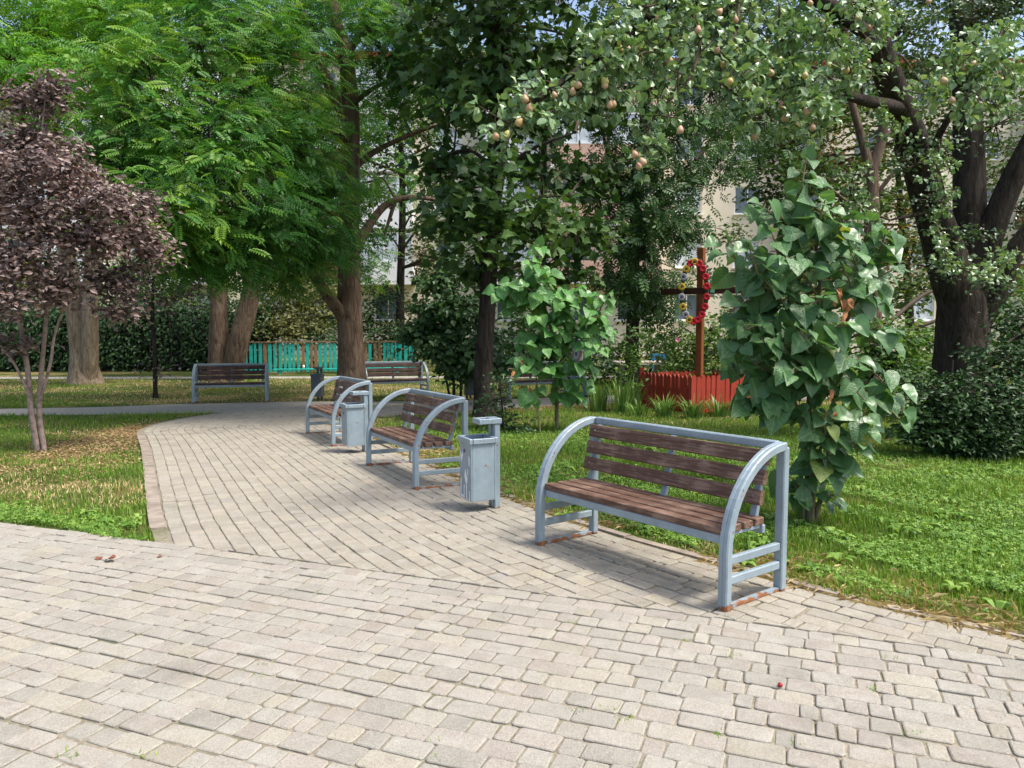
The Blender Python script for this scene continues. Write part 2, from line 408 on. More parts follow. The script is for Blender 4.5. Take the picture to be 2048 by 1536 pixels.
M['pear_spray_lit'] = leafmat('lit_pear_spray_leaf', (.065, .15, .048), (.155, .27, .10), (.31, .42, .21), .18, .34, .6, None, (1, 1, 1))  # pear leaf brightened so the sprays look lit against the crown
M['far'] = leafmat('far_leaf', (0.022, 0.070, 0.020), (0.054, 0.140, 0.032), (0.130, 0.227, 0.054), .3)
M['far_olive'] = leafmat('olive_leaf', (.055, .075, .035), (.12, .15, .07), (.22, .25, .13), .25)
M['hedge'] = leafmat('hedge_leaf', (0.010, 0.034, 0.016), (0.022, 0.066, 0.026), (0.054, 0.120, 0.042), .15)
M['shrub'] = leafmat('shrub_leaf', (0.016, 0.057, 0.025), (0.037, 0.101, 0.048), (0.075, 0.167, 0.069), .22, .42, .5)
M['autumn'] = leafmat('yellow_brown_leaf', (.07, .06, .02), (.16, .13, .035), (.26, .20, .05), .35)
M['blade'] = leafmat('grass_blade', (0.072, 0.138, 0.022), (0.149, 0.270, 0.037), (0.297, 0.374, 0.077), .3, .6, .2, None, (1, 1, 1))
M['dryblade'] = leafmat('dry_grass', (.30, .225, .11), (.46, .36, .18), (.60, .50, .27), .15, .8, .1, None, (1, 1, 1))
M['clover'] = leafmat('clover_leaf', (0.067, 0.157, 0.024), (0.146, 0.286, 0.040), (0.280, 0.410, 0.083), .3, .5, .3, None, (1, 1, 1))
M['iris'] = leafmat('iris_leaf', (0.036, 0.096, 0.036), (0.084, 0.180, 0.060), (0.168, 0.300, 0.084), .25, .45, .4)
M['litter'] = leafmat('brown_litter', (.17, .105, .055), (.34, .235, .125), (.50, .37, .21), .1, .9, .1, None, (1, 1, 1))
M['catalpa'] = bigleafmat('catalpa_leaf', (0.066, 0.154, 0.059), (0.134, 0.274, 0.100), (0.256, 0.427, 0.169), (0.381, 0.428, 0.063))
M['catalpa_b'] = bigleafmat('young_catalpa_leaf', (0.076, 0.210, 0.054), (0.153, 0.350, 0.086), (0.281, 0.503, 0.150), (0.160, 0.310, 0.055))
M['pearleaf'] = bigleafmat('pear_leaf_blade', (0.093, 0.180, 0.075), (0.225, 0.348, 0.160), (0.330, 0.441, 0.216), (0.363, 0.441, 0.141), .34, .16)  # blades brightened, light painted in for sprays that hang in shade
M['dead_leaf'] = plain('dead_leaf', (.36, .16, .07), .8, .4, 6)
def mk_pear():
    m, t, b = mat('pear_skin', .5, .4); o = ocoord(t); r = N(t, 'ShaderNodeObjectInfo').outputs['Random']
    c = ramp(t, r, [(0, (.38, .20, .13)), (.6, (.46, .28, .19)), (.85, (.46, .30, .10)), (1, (.36, .38, .09))])
    c = mix(t, ramp(t, noise(t, 1.6, 2, o), [(.45, (0, 0, 0)), (.65, (1, 1, 1))]), c, (.40, .34, .15))
    t.links.new(c, b.inputs['Base Color']); return m
M['pear_skin'] = mk_pear()
M['cream'] = plain('cream_render', (.74, .66, .52), .95, .08, .8, .1, 0, True)
M['white_render'] = plain('white_render', (.80, .80, .78), .95, .05, .8, .1, 0, True)
M['pink'] = plain('pink_render', (.60, .40, .31), .95, .08, .8, .1, 0, True)
M['brick'] = plain('brown_cladding', (.22, .12, .07), .9, .3, 3, .1, 0, True)
M['roof_red'] = plain('red_roof', (.30, .07, .05), .8, .2, 3, .1, 0, True)
M['white'] = plain('white_frame', (.78, .78, .76), .6, .05, 4)
m_, t_, b_ = mat('window_glass', .08, .7); b_.inputs['Base Color'].default_value = (.10, .13, .16, 1); M['glass'] = m_
M['curtain'] = plain('net_curtain', (.55, .60, .64), .5, .25, 3, .5)
M['dark'] = plain('hedge_inner_shade', (.03, .025, .025), .9, .2, 3)  # near black, stands in for shade deep inside the hedge
M['red_frame'] = plain('red_brown_frame', (.20, .07, .06), .7, .2, 3)
M['concrete'] = plain('pale_concrete', (.52, .46, .37), .9, .12, 3, .1, .3)
M['blue'] = plain('blue_plastic', (.03, .16, .34), .4, .15, 5)
M['cyan'] = plain('turquoise_plastic', (.02, .45, .52), .4, .15, 5)
M['red_petal'] = plain('red_petal', (.45, .012, .022), .6, .3, 9)
M['yellow_petal'] = plain('yellow_petal', (.55, .36, .03), .6, .25, 9)
M['grey_petal'] = plain('grey_petal', (.34, .33, .38), .7, .2, 9)
M['pink_petal'] = plain('pink_petal', (.65, .28, .33), .6, .2, 9)
M['flower_core'] = plain('flower_core', (.05, .035, .02), .8, .3, 9)
M['wreath'] = plain('dark_wreath_green', (.02, .045, .018), .9, .4, 30)
M['ribbon'] = plain('pale_green_ribbon', (.26, .44, .30), .4, .3, 5)
M['skin'] = plain('skin', (.52, .30, .21), .55, .08, 10)
M['hair'] = plain('maroon_hair', (.10, .022, .016), .5, .3, 20)
M['jeans'] = plain('pale_denim', (.20, .29, .42), .9, .25, 7)
def mk_print():
    m, t, b = mat('floral_shirt_print', .9, .1); o = ocoord(t)
    v = N(t, 'ShaderNodeTexVoronoi', i_Scale=11.0); t.links.new(o, v.inputs['Vector'])
    t.links.new(ramp(t, v.outputs['Distance'], [(.25, (.08, .11, .20)), (.42, (.62, .64, .68))]), b.inputs['Base Color']); return m
M['shirt'] = mk_print()
M['shoe'] = plain('dark_shoe', (.03, .03, .035), .6, .3, 9)
M['cherry'] = plain('cherry_red', (.30, .01, .015), .25, .2, 9, .6)
M['clay'] = plain('reddish_brown', (.22, .075, .04), .8, .4, 9)

# ---------------------------------------------------------------- the ground, the paths, the paving
def sheet(name, V, F, m, kind='structure'):
    return tag(obj(name, pdmesh(name, V, F, m)), kind=kind)
ys = [-60, 0, 5] + list(np.linspace(6, 19, 14)) + [30, 60, 400]; xs = [-400, -60, -20, 0, 20, 60, 400]
V = [(x, y, float(gz(y))) for y in ys for x in xs]; nx = len(xs)
sheet('ground', V, [(j * nx + i, j * nx + i + 1, (j + 1) * nx + i + 1, (j + 1) * nx + i) for j in range(len(ys) - 1) for i in range(nx - 1)], M['soil'])

E1 = np.array([0.931, -0.366]); E1 /= np.linalg.norm(E1); NV = np.array([E1[1], -E1[0]])   # seam direction, towards the camera
if NV[1] > 0: NV = -NV
S0 = np.array([-2.51, 5.36])
SP = spline([(5.2, 2.1), (3.2, 3.2), (2.45, 3.72), (1.63, 4.45), (.64, 5.68), (-.09, 6.93), (-.83, 8.4), (-1.57, 9.9), (-2.32, 11.4), (-2.95, 12.6), (-3.22, 13.15), (-3.05, 13.75),
             (-2.3, 14.35), (-1.1, 15.1), (.6, 16.2), (3, 17.3), (8, 18.3), (14, 19.0), (24, 20)], 40)
_d = np.r_[0, np.cumsum(np.linalg.norm(np.diff(SP, axis=0), axis=1))]
STOT = _d[-1]; SS = np.arange(0, STOT, .02)
SPX = np.c_[np.interp(SS, _d, SP[:, 0]), np.interp(SS, _d, SP[:, 1])]
_t = norm(np.gradient(SPX, axis=0)); SNX = np.c_[-_t[:, 1], _t[:, 0]]                     # left-hand normal
SW = np.interp(SPX[:, 1], [0, 14.3, 16.5, 30], [2.85, 2.85, 2.15, 2.0])
def side(p): return (np.asarray(p)[..., :2] - S0) @ NV                                      # > 0 on the plaza
# beds of joint sand
keep = np.where(side(SPX + SNX * SW[:, None] * .5) < 1.5)[0][::8]
V, F = [], []
for i in keep:
    for o_ in (-.05, SW[i] * .25, SW[i] * .5, SW[i] * .75, SW[i] + .05):
        q = SPX[i] + SNX[i] * o_; V.append((q[0], q[1], float(gz(q[1])) + .0165))
for k in range(len(keep) - 1):
    for j in range(4): F.append((k * 5 + j, (k + 1) * 5 + j, (k + 1) * 5 + j + 1, k * 5 + j + 1))
path_o = sheet('path', V, F, M['joint'])
V, F = [], []; us, vs = np.linspace(-9, 9, 19), np.linspace(0, 9, 10)
for v in vs:
    for u in us:
        q = S0 + E1 * u + NV * v; V.append((q[0], q[1], float(gz(q[1])) + .018))
F = [(j * 19 + i, j * 19 + i + 1, (j + 1) * 19 + i + 1, (j + 1) * 19 + i) for j in range(9) for i in range(18)]
plaza_o = sheet('plaza', V, F, M['joint'])
def strip(name, lo, hi, m, dz):
    V, F = [], []
    for a, b in zip(spline(lo, 6), spline(hi, 6)):
        for t in (0, .5, 1):
            q = np.array(a) * (1 - t) + np.array(b) * t; V.append((q[0], q[1], float(gz(q[1])) + dz))
    n = len(V) // 3
    F = [(k * 3 + j, (k + 1) * 3 + j, (k + 1) * 3 + j + 1, k * 3 + j + 1) for k in range(n - 1) for j in range(2)]
    return sheet(name, V, F, m)
strip('cross_path', [(-60, 12), (-25, 13.5), (-11, 14.45), (-6.25, 15.05), (-4.5, 15.2), (-3, 15.2), (-1.5, 16)], [(-60, 13.5), (-25, 15), (-11, 15.95), (-7.4, 17.2), (-5.5, 17.75), (-3.4, 17.9), (-1.5, 18)], M['gravel'], .0025)
strip('far_path', [(-60, 24.6), (-20, 24.9), (0, 25.3), (30, 26)], [(-60, 25.6), (-20, 25.8), (0, 26.2), (30, 27)], M['gravel'], .003)

TOP = .026
def prism(poly, inset=.0045, top=TOP, jit=.0):
    """chamfered paving stone from a convex outline, resting at z=0"""
    P = np.array(poly, float); c = P.mean(0); n = len(P); d = P - c; L = np.linalg.norm(d, axis=1, keepdims=True)
    Q = c + d * np.maximum(1 - inset * 1.4 / np.maximum(L, .01), .3)
    V = [(x, y, 0.0) for x, y in P] + [(x, y, top - inset * .8) for x, y in P] + [(x, y, top + random.uniform(-jit, jit)) for x, y in Q]
    F = []
    for k in (0, 1):
        for i in range(n): j = (i + 1) % n; F.append((k * n + i, k * n + j, (k + 1) * n + j, (k + 1) * n + i))
    F.append(tuple(2 * n + i for i in range(n))); return V, F
def area2(P): P = np.array(P); x, y = P[:, 0], P[:, 1]; return .5 * (x @ np.roll(y, -1) - y @ np.roll(x, -1))
def clip(poly, c0):
    """keep the part with side(p) <= c0"""
    out = []; n = len(poly)
    for i in range(n):
        a, b = np.array(poly[i]), np.array(poly[(i + 1) % n]); sa, sb = side(a) - c0, side(b) - c0
        if sa <= 0: out.append(a)
        if sa * sb < 0: out.append(a + (b - a) * sa / (sa - sb))
    return out
def in_view(x, y, m=.03):
    z = float(gz(y)) - CAMH; dep = y * _c - z * _s
    if dep < .3: return False
    u, v = x / dep, (y * _s + z * _c) / dep
    return abs(u) < 1024 / FPX + m and -768 / FPX - m < v < 768 / FPX
HALF = .0565; LENS = [.075, .09, .115, .115, .155, .18, .18, .215]
def stone_cache(tagname, m):
    cache = {}
    def get(L, k):
        if (L, k) not in cache:
            r = random.Random(hash((L, k)) & 0xffff); j = lambda: r.uniform(-.005, .005)
            h = L / 2 - .0035; w = HALF - .0022
            poly = [(-h + j(), -w + j()), (h + j(), -w + j()), (h + j(), w + j()), (-h + j(), w + j())]
            q = []
            for i in range(4):
                a, p, b = (np.array(poly[(i + d) % 4]) for d in (-1, 0, 1))
                c = r.uniform(.005, .014); q += [p + norm(a - p) * c, p + norm(b - p) * c]
            cache[(L, k)] = prism(q)
        return cache[(L, k)]
    meshes = {}
    def mesh(L, k):
        if (L, k) not in meshes: meshes[(L, k)] = pdmesh('paving_stone', *get(L, k), m)
        return meshes[(L, k)]
    return get, mesh
def lay(stones, m, parent, get, mesh):
    """stones: (distance, x, y, angle, L, k, polygon or None). The nearest 300 in view stay single pieces."""
    stones.sort(key=lambda s_: s_[0]); single, rest = [], MB()
    for s_ in stones:
        d, x, y, a, L, k, poly = s_
        z = float(gz(y)) + .0 + random.uniform(-.0035, .0035)
        if len(single) < 300 and in_view(x, y, -.02):
            if poly is None:
                o = obj('paving_stone', mesh(L, k), parent); o.location = (x, y, z); o.rotation_euler = (random.uniform(-.012, .012), random.uniform(-.012, .012), a)
            else:
                o = obj('paving_stone', pdmesh('paving_stone', *prism([(p[0] - x, p[1] - y) for p in poly]), m), parent); o.location = (x, y, z)
            single.append(o)
        else:
            V, F = get(L, k) if poly is None else prism([(p[0] - x, p[1] - y) for p in poly]); ca, sa = math.cos(a), math.sin(a)
            if poly is not None: ca, sa = 1, 0
            tx, ty = random.uniform(-.012, .012), random.uniform(-.012, .012)
            rest.add([(x + ca * v[0] - sa * v[1], y + sa * v[0] + ca * v[1], z + v[2] + tx * v[0] + ty * v[1]) for v in V], F)
    o = rest.build('paving_stones', m, parent); o['kind'] = 'stuff'
get, mesh = stone_cache('plaza', M['plaza_stone']); st = []
ang = math.atan2(E1[1], E1[0])
for r in range(52):
    v = .0565 + .006 + r * .116; u = -8.6 + random.random() * .2
    while u < 8.6:
        L = random.choice(LENS); q = S0 + E1 * (u + L / 2) + NV * (v + .006 * math.sin(u * .9 + r)); u += L
        if q[1] > .3 and q[0] > -9 and q[0] < 6: st.append((math.hypot(*q), q[0], q[1], ang + random.uniform(-.012, .012), L, random.randrange(9), None))
lay(st, M['plaza_stone'], plaza_o, get, mesh)
get, mesh = stone_cache('path', M['path_stone']); st = []
for r in range(25):
    off = .06 + r * .116; lp = SPX + SNX * off; cum = np.r_[0, np.cumsum(np.linalg.norm(np.diff(lp, axis=0), axis=1))]; s_ = random.random() * .15
    while s_ < cum[-1] - .3:
        L = random.choice(LENS); i = min(int(np.searchsorted(cum, s_ + L / 2)), len(lp) - 2); s_ += L
        if off > SW[i] - .04: continue
        q = lp[i]; sd = side(q)
        if sd > .15 or q[0] > 14: continue
        t = norm(lp[i + 1] - lp[i]); a = math.atan2(t[1], t[0]); poly = None
        if sd > -.17:
            nn = np.array([-t[1], t[0]]); h, w = L / 2 - .0035, HALF - .0022
            poly = clip([q - t * h - nn * w, q + t * h - nn * w, q + t * h + nn * w, q - t * h + nn * w], -.004)
            if len(poly) < 3 or abs(area2(poly)) < 4e-4: continue
            cc = np.mean(poly, 0); 
            if area2(poly) < 0: poly = poly[::-1]
            q = cc
        st.append((math.hypot(*q), q[0], q[1], a, L, random.randrange(9), poly))
lay(st, M['path_stone'], path_o, get, mesh)
# edging stones
def kerb_run(name, off, i0, i1, label):
    root = thing(name, label, 'kerb', (0, 0, 0))
    w0 = 2.80 if off is None else off
    inn_, out_ = SPX[i0:i1] + SNX[i0:i1] * w0, SPX[i0:i1] + SNX[i0:i1] * (w0 + (.11 if off is None else .07))
    cum = np.r_[0, np.cumsum(np.linalg.norm(np.diff(out_, axis=0), axis=1))]; s0 = 0.0
    while s0 < cum[-1] - .3:
        L = .8; ss = np.linspace(s0 + .006, min(s0 + L - .006, cum[-1]), 6); s0 += L
        f = lambda A: np.c_[np.interp(ss, cum, A[:, 0]), np.interp(ss, cum, A[:, 1])]
        inn, out = f(inn_), f(out_)
        if max(side(p) for p in np.vstack([inn, out])) > -.01: continue
        m_b = MB(); h = .031 + random.uniform(-.004, .007); n = len(inn); tl = random.uniform(-.004, .004)
        P = np.vstack([inn, out])
        Vv = [(p[0], p[1], float(gz(p[1])) - .02) for p in P] + [(p[0], p[1], float(gz(p[1])) + h + tl * (k % n) / n) for k, p in enumerate(P)]
        Ff = [(2 * n + k, 2 * n + k + 1, 3 * n + k + 1, 3 * n + k) for k in range(n - 1)] + [(k, k + 1, 2 * n + k + 1, 2 * n + k) for k in range(n - 1)] + [(n + k + 1, n + k, 3 * n + k, 3 * n + k + 1) for k in range(n - 1)]
        Ff += [(0, 2 * n, 3 * n, n), (n - 1, 2 * n - 1, 4 * n - 1, 3 * n - 1)]
        m_b.add(Vv, Ff); m_b.build('kerb_stone', M['kerb'], root)
    return root
iend = int(np.argmin(np.abs(SPX[:, 0] - 9) + 100 * (SPX[:, 1] < 15)))
ileft = int(np.argmin(np.linalg.norm(SPX - np.array([-2.95, 12.6]), axis=1)))
kerb_run('kerb', -.105, 0, iend, 'low pinkish concrete kerb along the right lawn, behind the benches')
kerb_run('kerb', None, 60, ileft + 22, 'low pinkish concrete kerb curving along the left lawn')

# ---------------------------------------------------------------- benches
def extrude_frame(pts, w, t):
    """square tube swept in the local y-z plane; w across x, t in the sweep plane"""
    P = np.array(pts); T = norm(np.gradient(P, axis=0)); Nn = np.c_[-T[:, 1], T[:, 0]]; V, F = [], []
    c = .007
    sec = [(-w / 2 + c, -t / 2), (w / 2 - c, -t / 2), (w / 2, -t / 2 + c), (w / 2, t / 2 - c), (w / 2 - c, t / 2), (.004, t / 2), (0, t / 2 - .004), (-.004, t / 2), (-w / 2 + c, t / 2), (-w / 2, t / 2 - c), (-w / 2, -t / 2 + c)]
    n = len(sec)
    for p, nn in zip(P, Nn):
        for x, k in sec: V.append((x, p[0] + nn[0] * k, p[1] + nn[1] * k))
    for i in range(len(P) - 1):
        for k in range(n): F.append((i * n + k, i * n + (k + 1) % n, (i + 1) * n + (k + 1) % n, (i + 1) * n + k))
    F += [tuple(range(n))[::-1], tuple((len(P) - 1) * n + k for k in range(n))]
    return V, F
BL, BD, BH = 1.62, .282, .87      # half depth BD
def make_bench(label, paint, slat):
    r = thing('park_bench', label, 'bench'); X = BL / 2 - .03
    arc = [(-BD + .025, 0.0), (-BD + .025, .15), (-BD + .025, .30)]
    cy, cz, ry, rz_ = BD - .03, .30, 2 * BD - .055, BH - .025 - .30
    for k in range(1, 15):
        a = math.pi / 2 * k / 14; arc.append((cy - ry * math.cos(a), cz + rz_ * math.sin(a)))
    V, F = extrude_frame(arc, .062, .05); arm = pdmesh('arm_frame', V, F, paint)
    post = MB().box((0, BD - .025, (BH - .03) / 2), (.058, .05, BH - .03), None, .006).mesh('rear_post', paint)
    rail1 = MB().box((0, 0, .265), (.032, 2 * BD - .10, .046), None, .005).mesh('side_bar', paint)
    rail2 = MB().box((0, 0, .155), (.032, 2 * BD - .10, .046), None, .005).mesh('side_bar', paint)
    base = MB().box((0, 0, .012), (.03, 2 * BD - .10, .02)).mesh('base_bar', paint)
    for sx in (-1, 1):
        for nm, me in (('arm_frame', arm), ('rear_post', post), ('side_bar', rail1), ('side_bar', rail2), ('base_bar', base)): obj(nm, me, r, (sx * X, 0, 0))
    MB().box((0, BD - .026, BH - .025), (BL - .126, .046, .05), None, .006).build('top_rail', paint, r)
    sf = MB().box((0, -BD + .055, .372), (BL - .13, .03, .05), None, .004).box((0, BD - .14, .372), (BL - .13, .03, .05), None, .004)
    for x in (-X + .07, 0, X - .07): sf.box((x, -.045, .388), (.04, 2 * BD - .22, .018))
    sf.build('seat_frame', paint, r)
    sl = MB().box((0, 0, 0), (BL - .135, .080, .042), None, .005).mesh('seat_slat', slat)
    for k in range(4): o = obj('seat_slat', sl, r, (0, -BD + .075 + k * .104, .419)); o.rotation_euler = (0, random.uniform(-.002, .002), random.uniform(-.003, .003))
    a, b = Vector((0, BD - .155, .40)), Vector((0, BD - .052, BH - .05))
    sup = MB().bar(a, b, .045, .028, (0, -1, 0), .004).mesh('back_support', paint)
    for x in (-X + .10, 0, X - .10): obj('back_support', sup, r, (x, 0, 0))
    lean = math.atan2((b - a).y, (b - a).z); bk = MB().box((0, 0, 0), (BL - .145, .034, .088), None, .005).mesh('back_slat', slat)
    bolt = MB().lathe([(0, .008), (.007, .007), (.011, 0)], 8).mesh('bolt', M['bolt'], True)
    for k, f in enumerate((.34, .61, .88)):
        p = a.lerp(b, f) + Vector((0, -.032 * math.cos(lean), .032 * math.sin(lean)))
        o = obj('back_slat', bk, r, p); o.rotation_euler = (-lean, 0, random.uniform(-.003, .003))
        for x in (-X + .10, X - .10):
            q = obj('bolt', bolt, o, (x, -.017, 0)); q.rotation_euler = (math.pi / 2, 0, 0)
    return r
def copy_tree(o, parent=None):
    c = o.copy(); C.objects.link(c); c.parent = parent
    for ch in o.children: copy_tree(ch, c)
    return c
def place(o, fl, fr, k_=.986):
    """fl, fr: ground points of the two front legs as one sits facing away from them"""
    fl, fr = np.array(fl) * k_, np.array(fr) * k_; d = norm(fr - fl); n = np.array([-d[1], d[0]]); c = (fl + fr) / 2 + n * (BD - .025)
    o.location = (c[0], c[1], float(gz(c[1]))+.022); o.rotation_euler = (math.atan2(float(gz(c[1]+.5)-gz(c[1]-.5)) * n[1] , 1), -math.atan2(float(gz(c[1]+.5)-gz(c[1]-.5)) * d[1], 1), math.atan2(d[1], d[0]))
b1 = make_bench('nearest grey-blue steel bench with worn brown slats on the paving edge', M['paint'], M['slat'])
place(b1, (.20, 5.36), (1.165, 4.11))
b2 = copy_tree(b1); b2['label'] = 'second bench of the row, brown slatted, between the two light grey litter bins'; place(b2, (-1.66, 8.80), (-.93, 7.37))
b3 = copy_tree(b1); b3['label'] = 'third bench of the row, beside brown leaf litter and farther litter bin'; place(b3, (-3.14, 11.75), (-2.44, 10.38))
b4 = make_bench('slatted bench with shade painted in, facing forward in front of the twin trunked tree', M['paint'], M['slat_shaded']); place(b4, (-7.2, 17.38), (-5.72, 17.75))
b5 = copy_tree(b4); b5['label'] = 'slatted bench with shade painted in, right of the large locust trunk'; place(b5, (-3.55, 18.75), (-2.12, 19.45))
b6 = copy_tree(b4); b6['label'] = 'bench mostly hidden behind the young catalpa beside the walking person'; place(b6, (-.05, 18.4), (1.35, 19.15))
for b in (b1, b2, b3, b4, b5, b6): b['group'] = 'park benches along the path'

# ---------------------------------------------------------------- litter bins
def make_bin(label, paint, emblem):
    r = thing('litter_bin', label, 'litter bin'); w, d, h = .245, .225, .50; z0 = .10
    bd = MB()
    t = .012
    for c, s_ in (((0, -d / 2 + t / 2, z0 + h / 2), (w, t, h)), ((0, d / 2 - t / 2, z0 + h / 2), (w, t, h)), ((-w / 2 + t / 2, 0, z0 + h / 2), (t, d - 2 * t, h)), ((w / 2 - t / 2, 0, z0 + h / 2), (t, d - 2 * t, h)), ((0, 0, z0 + .008), (w - 2 * t, d - 2 * t, t))): bd.box(c, s_, None, .003)
    bd.build('body', paint, r)
    lip = MB(); zz = z0 + h + .004; e = .012
    for c, s_ in (((0, -d / 2 - .002, zz), (w + 2 * e, .03, .045)), ((0, d / 2 + .002, zz), (w + 2 * e, .03, .045)), ((-w / 2 - .002, 0, zz), (.03, d - .03, .043)), ((w / 2 + .002, 0, zz), (.03, d - .03, .043))): lip.box(c, s_, None, .004)
    lip.build('rim', paint, r)
    MB().box((-.042, d / 2 + .042, .365), (.05, .05, .73), None, .005).build('post', paint, r)
    MB().box((.042, d / 2 + .042, .365), (.05, .05, .73), None, .005).build('post', paint, r)
    at_ = MB(); zt = .755
    for c, s_ in (((0, d / 2 + .035, zt), (.15, .09, .045)), ((0, .0, zt), (.15, .03, .045)), ((-.0625, .062, zt), (.025, .10, .043)), ((.0625, .062, zt), (.025, .10, .043))): at_.box(c, s_, None, .004)
    at_.box((0, .062, zt - .015), (.10, .10, .008)).build('ashtray', paint, r)
    lk = MB().lathe([(0, .006), (.014, .005), (.018, 0)], 10).build('lock', M['bolt'], r, True); lk.location = (-.02, -d / 2, z0 + h - .09); lk.rotation_euler = (math.pi / 2, 0, 0)
    if emblem:  # thin white decal shapes just off the front face
        y = -d / 2 - .0025
        def shape(pts):
            n = len(pts); V = [(x, y, z0 + z) for x, z in pts] + [(x, y + .002, z0 + z) for x, z in pts]
            F = [tuple(range(n))] + [(i, (i + 1) % n, n + (i + 1) % n, n + i) for i in range(n)]
            obj('emblem', pdmesh('emblem', V, F, M['white']), r)
        shape([(-.105, .40), (-.075, .36), (-.06, .40), (-.05, .37), (-.075, .31), (-.10, .35)])
        shape([(.075, .38), (.095, .36), (.09, .29), (.075, .31)])
        shape([(.0, .26), (.025, .21), (.05, .19), (.045, .15), (.02, .13), (.0, .16), (-.015, .20)])
        shape([(.015, .14), (.035, .14), (.035, .02), (.06, .0), (.05, -.012 + .02), (.02, .01)])
        shape([(-.10, .17), (-.085, .17), (-.085, .03), (-.03, .03), (-.03, .12), (-.018, .12), (-.018, .01), (-.10, .01)])
        shape([(.085, .09), (.098, .09), (.098, .0), (.075, -.01 + .02), (.085, .03)])
        shape([(.05, .27), (.062, .26), (.055, .21), (.047, .22)])
    return r
def put(o, x, y, rz): o.location = (x, y, float(gz(y)) + .022); o.rotation_euler = (0, 0, rz)
n1 = make_bin('nearest light grey steel litter bin with white emblem, between two benches', M['paint'], True); put(n1, -.29, 6.42, math.radians(-64))
n2 = make_bin('light grey steel litter bin between the second and third bench', M['paint'], False); put(n2, -2.02, 9.70, math.radians(-62))
n3 = make_bin('litter bin with shade painted in, left of the large locust trunk', M['paint_shaded'], False); put(n3, -4.55, 17.95, math.radians(-5))
n4 = make_bin('litter bin with shade painted in, half hidden beside the dark maple trunk', M['paint_shaded'], False); put(n4, -1.02, 18.35, math.radians(10))
for n_ in (n1, n2, n3, n4): n_['group'] = 'litter bins along the path'

# ---------------------------------------------------------------- trees
TP = dict(pin=T_pinnate(7, .045, .27), pin_s=T_pinnate(6, .045, .30), maple=T_maple(), oval=T_oval(), round=T_oval(.72), narrow=T_oval(.36, .08, .2), dia=T_diamond(.6), ash=T_pinnate(4, .085, .44))
def limb(nt, pts, r0, r1, n=9, ridge=.05, rng=RNG):
    P = spline(pts, 6); nt.tube(P, np.linspace(r0, r1, len(P)), n, ridge=ridge, rng=rng); return P
def px(*pts): return [at(*p) for p in pts]
def tree(name, label, bark, limbs, lobes, tpl, lm, size, per=5, spread=.28, seed=1, cat='tree', up=.5, twigs=True, droop=.35, flat=.7, base=None, tint=(.5, .22), group=None, dense_twigs=False):
    """limbs: [(px points or world pts, r0, r1)]; lobes: [(px,py,Y,radius_px,n_clusters)]"""
    rng = np.random.default_rng(seed); P0 = np.array(limbs[0][0][0]); base = P0 if base is None else base
    root = thing(name, label, cat, tuple(P0), 0, group); off = -P0
    nt = NT(); pts = []
    for i, (p, r0, r1) in enumerate(limbs):
        Q = spline(p, 6) + off; rr = np.linspace(r0, r1, len(Q))
        if i == 0 and r0 > .05:     # root flare and sunk foot
            h = Q[:, 2] - Q[0, 2]; rr = rr * (1 + .55 * np.exp(-h / (r0 * 1.6))); Q[0, 2] -= .05
        nt.tube(Q, rr, 12 if r0 > .12 else 7, ridge=.05 if r0 > .06 else .02, rng=rng); pts.append(Q)
    nt.build('trunk', bark, root)
    LP = np.vstack(pts); br = NT(); PP, DD, NN, SS_, TT = [], [], [], [], []
    for lb in lobes:
        cx, cy, Y, rp, nc = lb[:5]; fl = lb[5] if len(lb) > 5 else flat
        c = at(cx, cy, Y) + off; r = rp * mpp(Y); rad = np.array([r, r * .85, r * fl])
        d = rdir(nc, rng); q = c + d * rad * (rng.random((nc, 1)) ** .45)
        hub = LP[np.argmin(((LP - c) ** 2).sum(1) + 2 * np.maximum(LP[:, 2] - c[2], 0) ** 2)]
        ltint = rng.normal(0, .10)
        if twigs:
            mid = (hub + c) / 2 + rng.normal(0, .08, 3) + np.array([0, 0, .12 * np.linalg.norm(c - hub)])
            L = np.linalg.norm(c - hub); br.tube(spline([hub, mid, c], 4), np.linspace(min(.012 + .012 * L, .07), .012, 9), 5)
            for k in range(0, nc, 1 if dense_twigs else max(1, nc // 22)):
                e = q[k]; s_ = c + (e - c) * .08; m2 = (s_ + e) / 2 + rng.normal(0, .07, 3); br.tube(spline([s_, m2, e], 3), np.linspace(.010, .003, 7), 4)
        n = nc * per; P = np.repeat(q, per, 0) + rng.normal(0, spread, (n, 3)) * np.array([1, 1, .55])
        out = norm(np.repeat(q - c, per, 0) + rng.normal(0, r * .6 + .05, (n, 3))); out[:, 2] = out[:, 2] * .35 - droop * rng.random(n)
        nh = rng.normal(0, .55, (n, 3)) + np.array([.12, -.28, up]) * 1.6
        PP.append(P); DD.append(out); NN.append(nh); SS_.append(size * rng.uniform(.65, 1.25, n)); TT.append(np.clip(rng.normal(tint[0] + ltint, tint[1], n), 0, 1))
    if PP:
        P = np.vstack(PP); t = np.concatenate(TT); V, F = leaves(P, np.vstack(DD), np.vstack(NN), np.concatenate(SS_), TP[tpl])
        o = obj('crown', npmesh('crown', V, F, lm, np.repeat(t, len(TP[tpl][0]))), root); o['kind'] = 'stuff'
        if br.n: br.build('branch', M['twig'], root)['kind'] = 'stuff'
    return root
def gpt(x, y): return np.array([x, y, float(gz(y))])

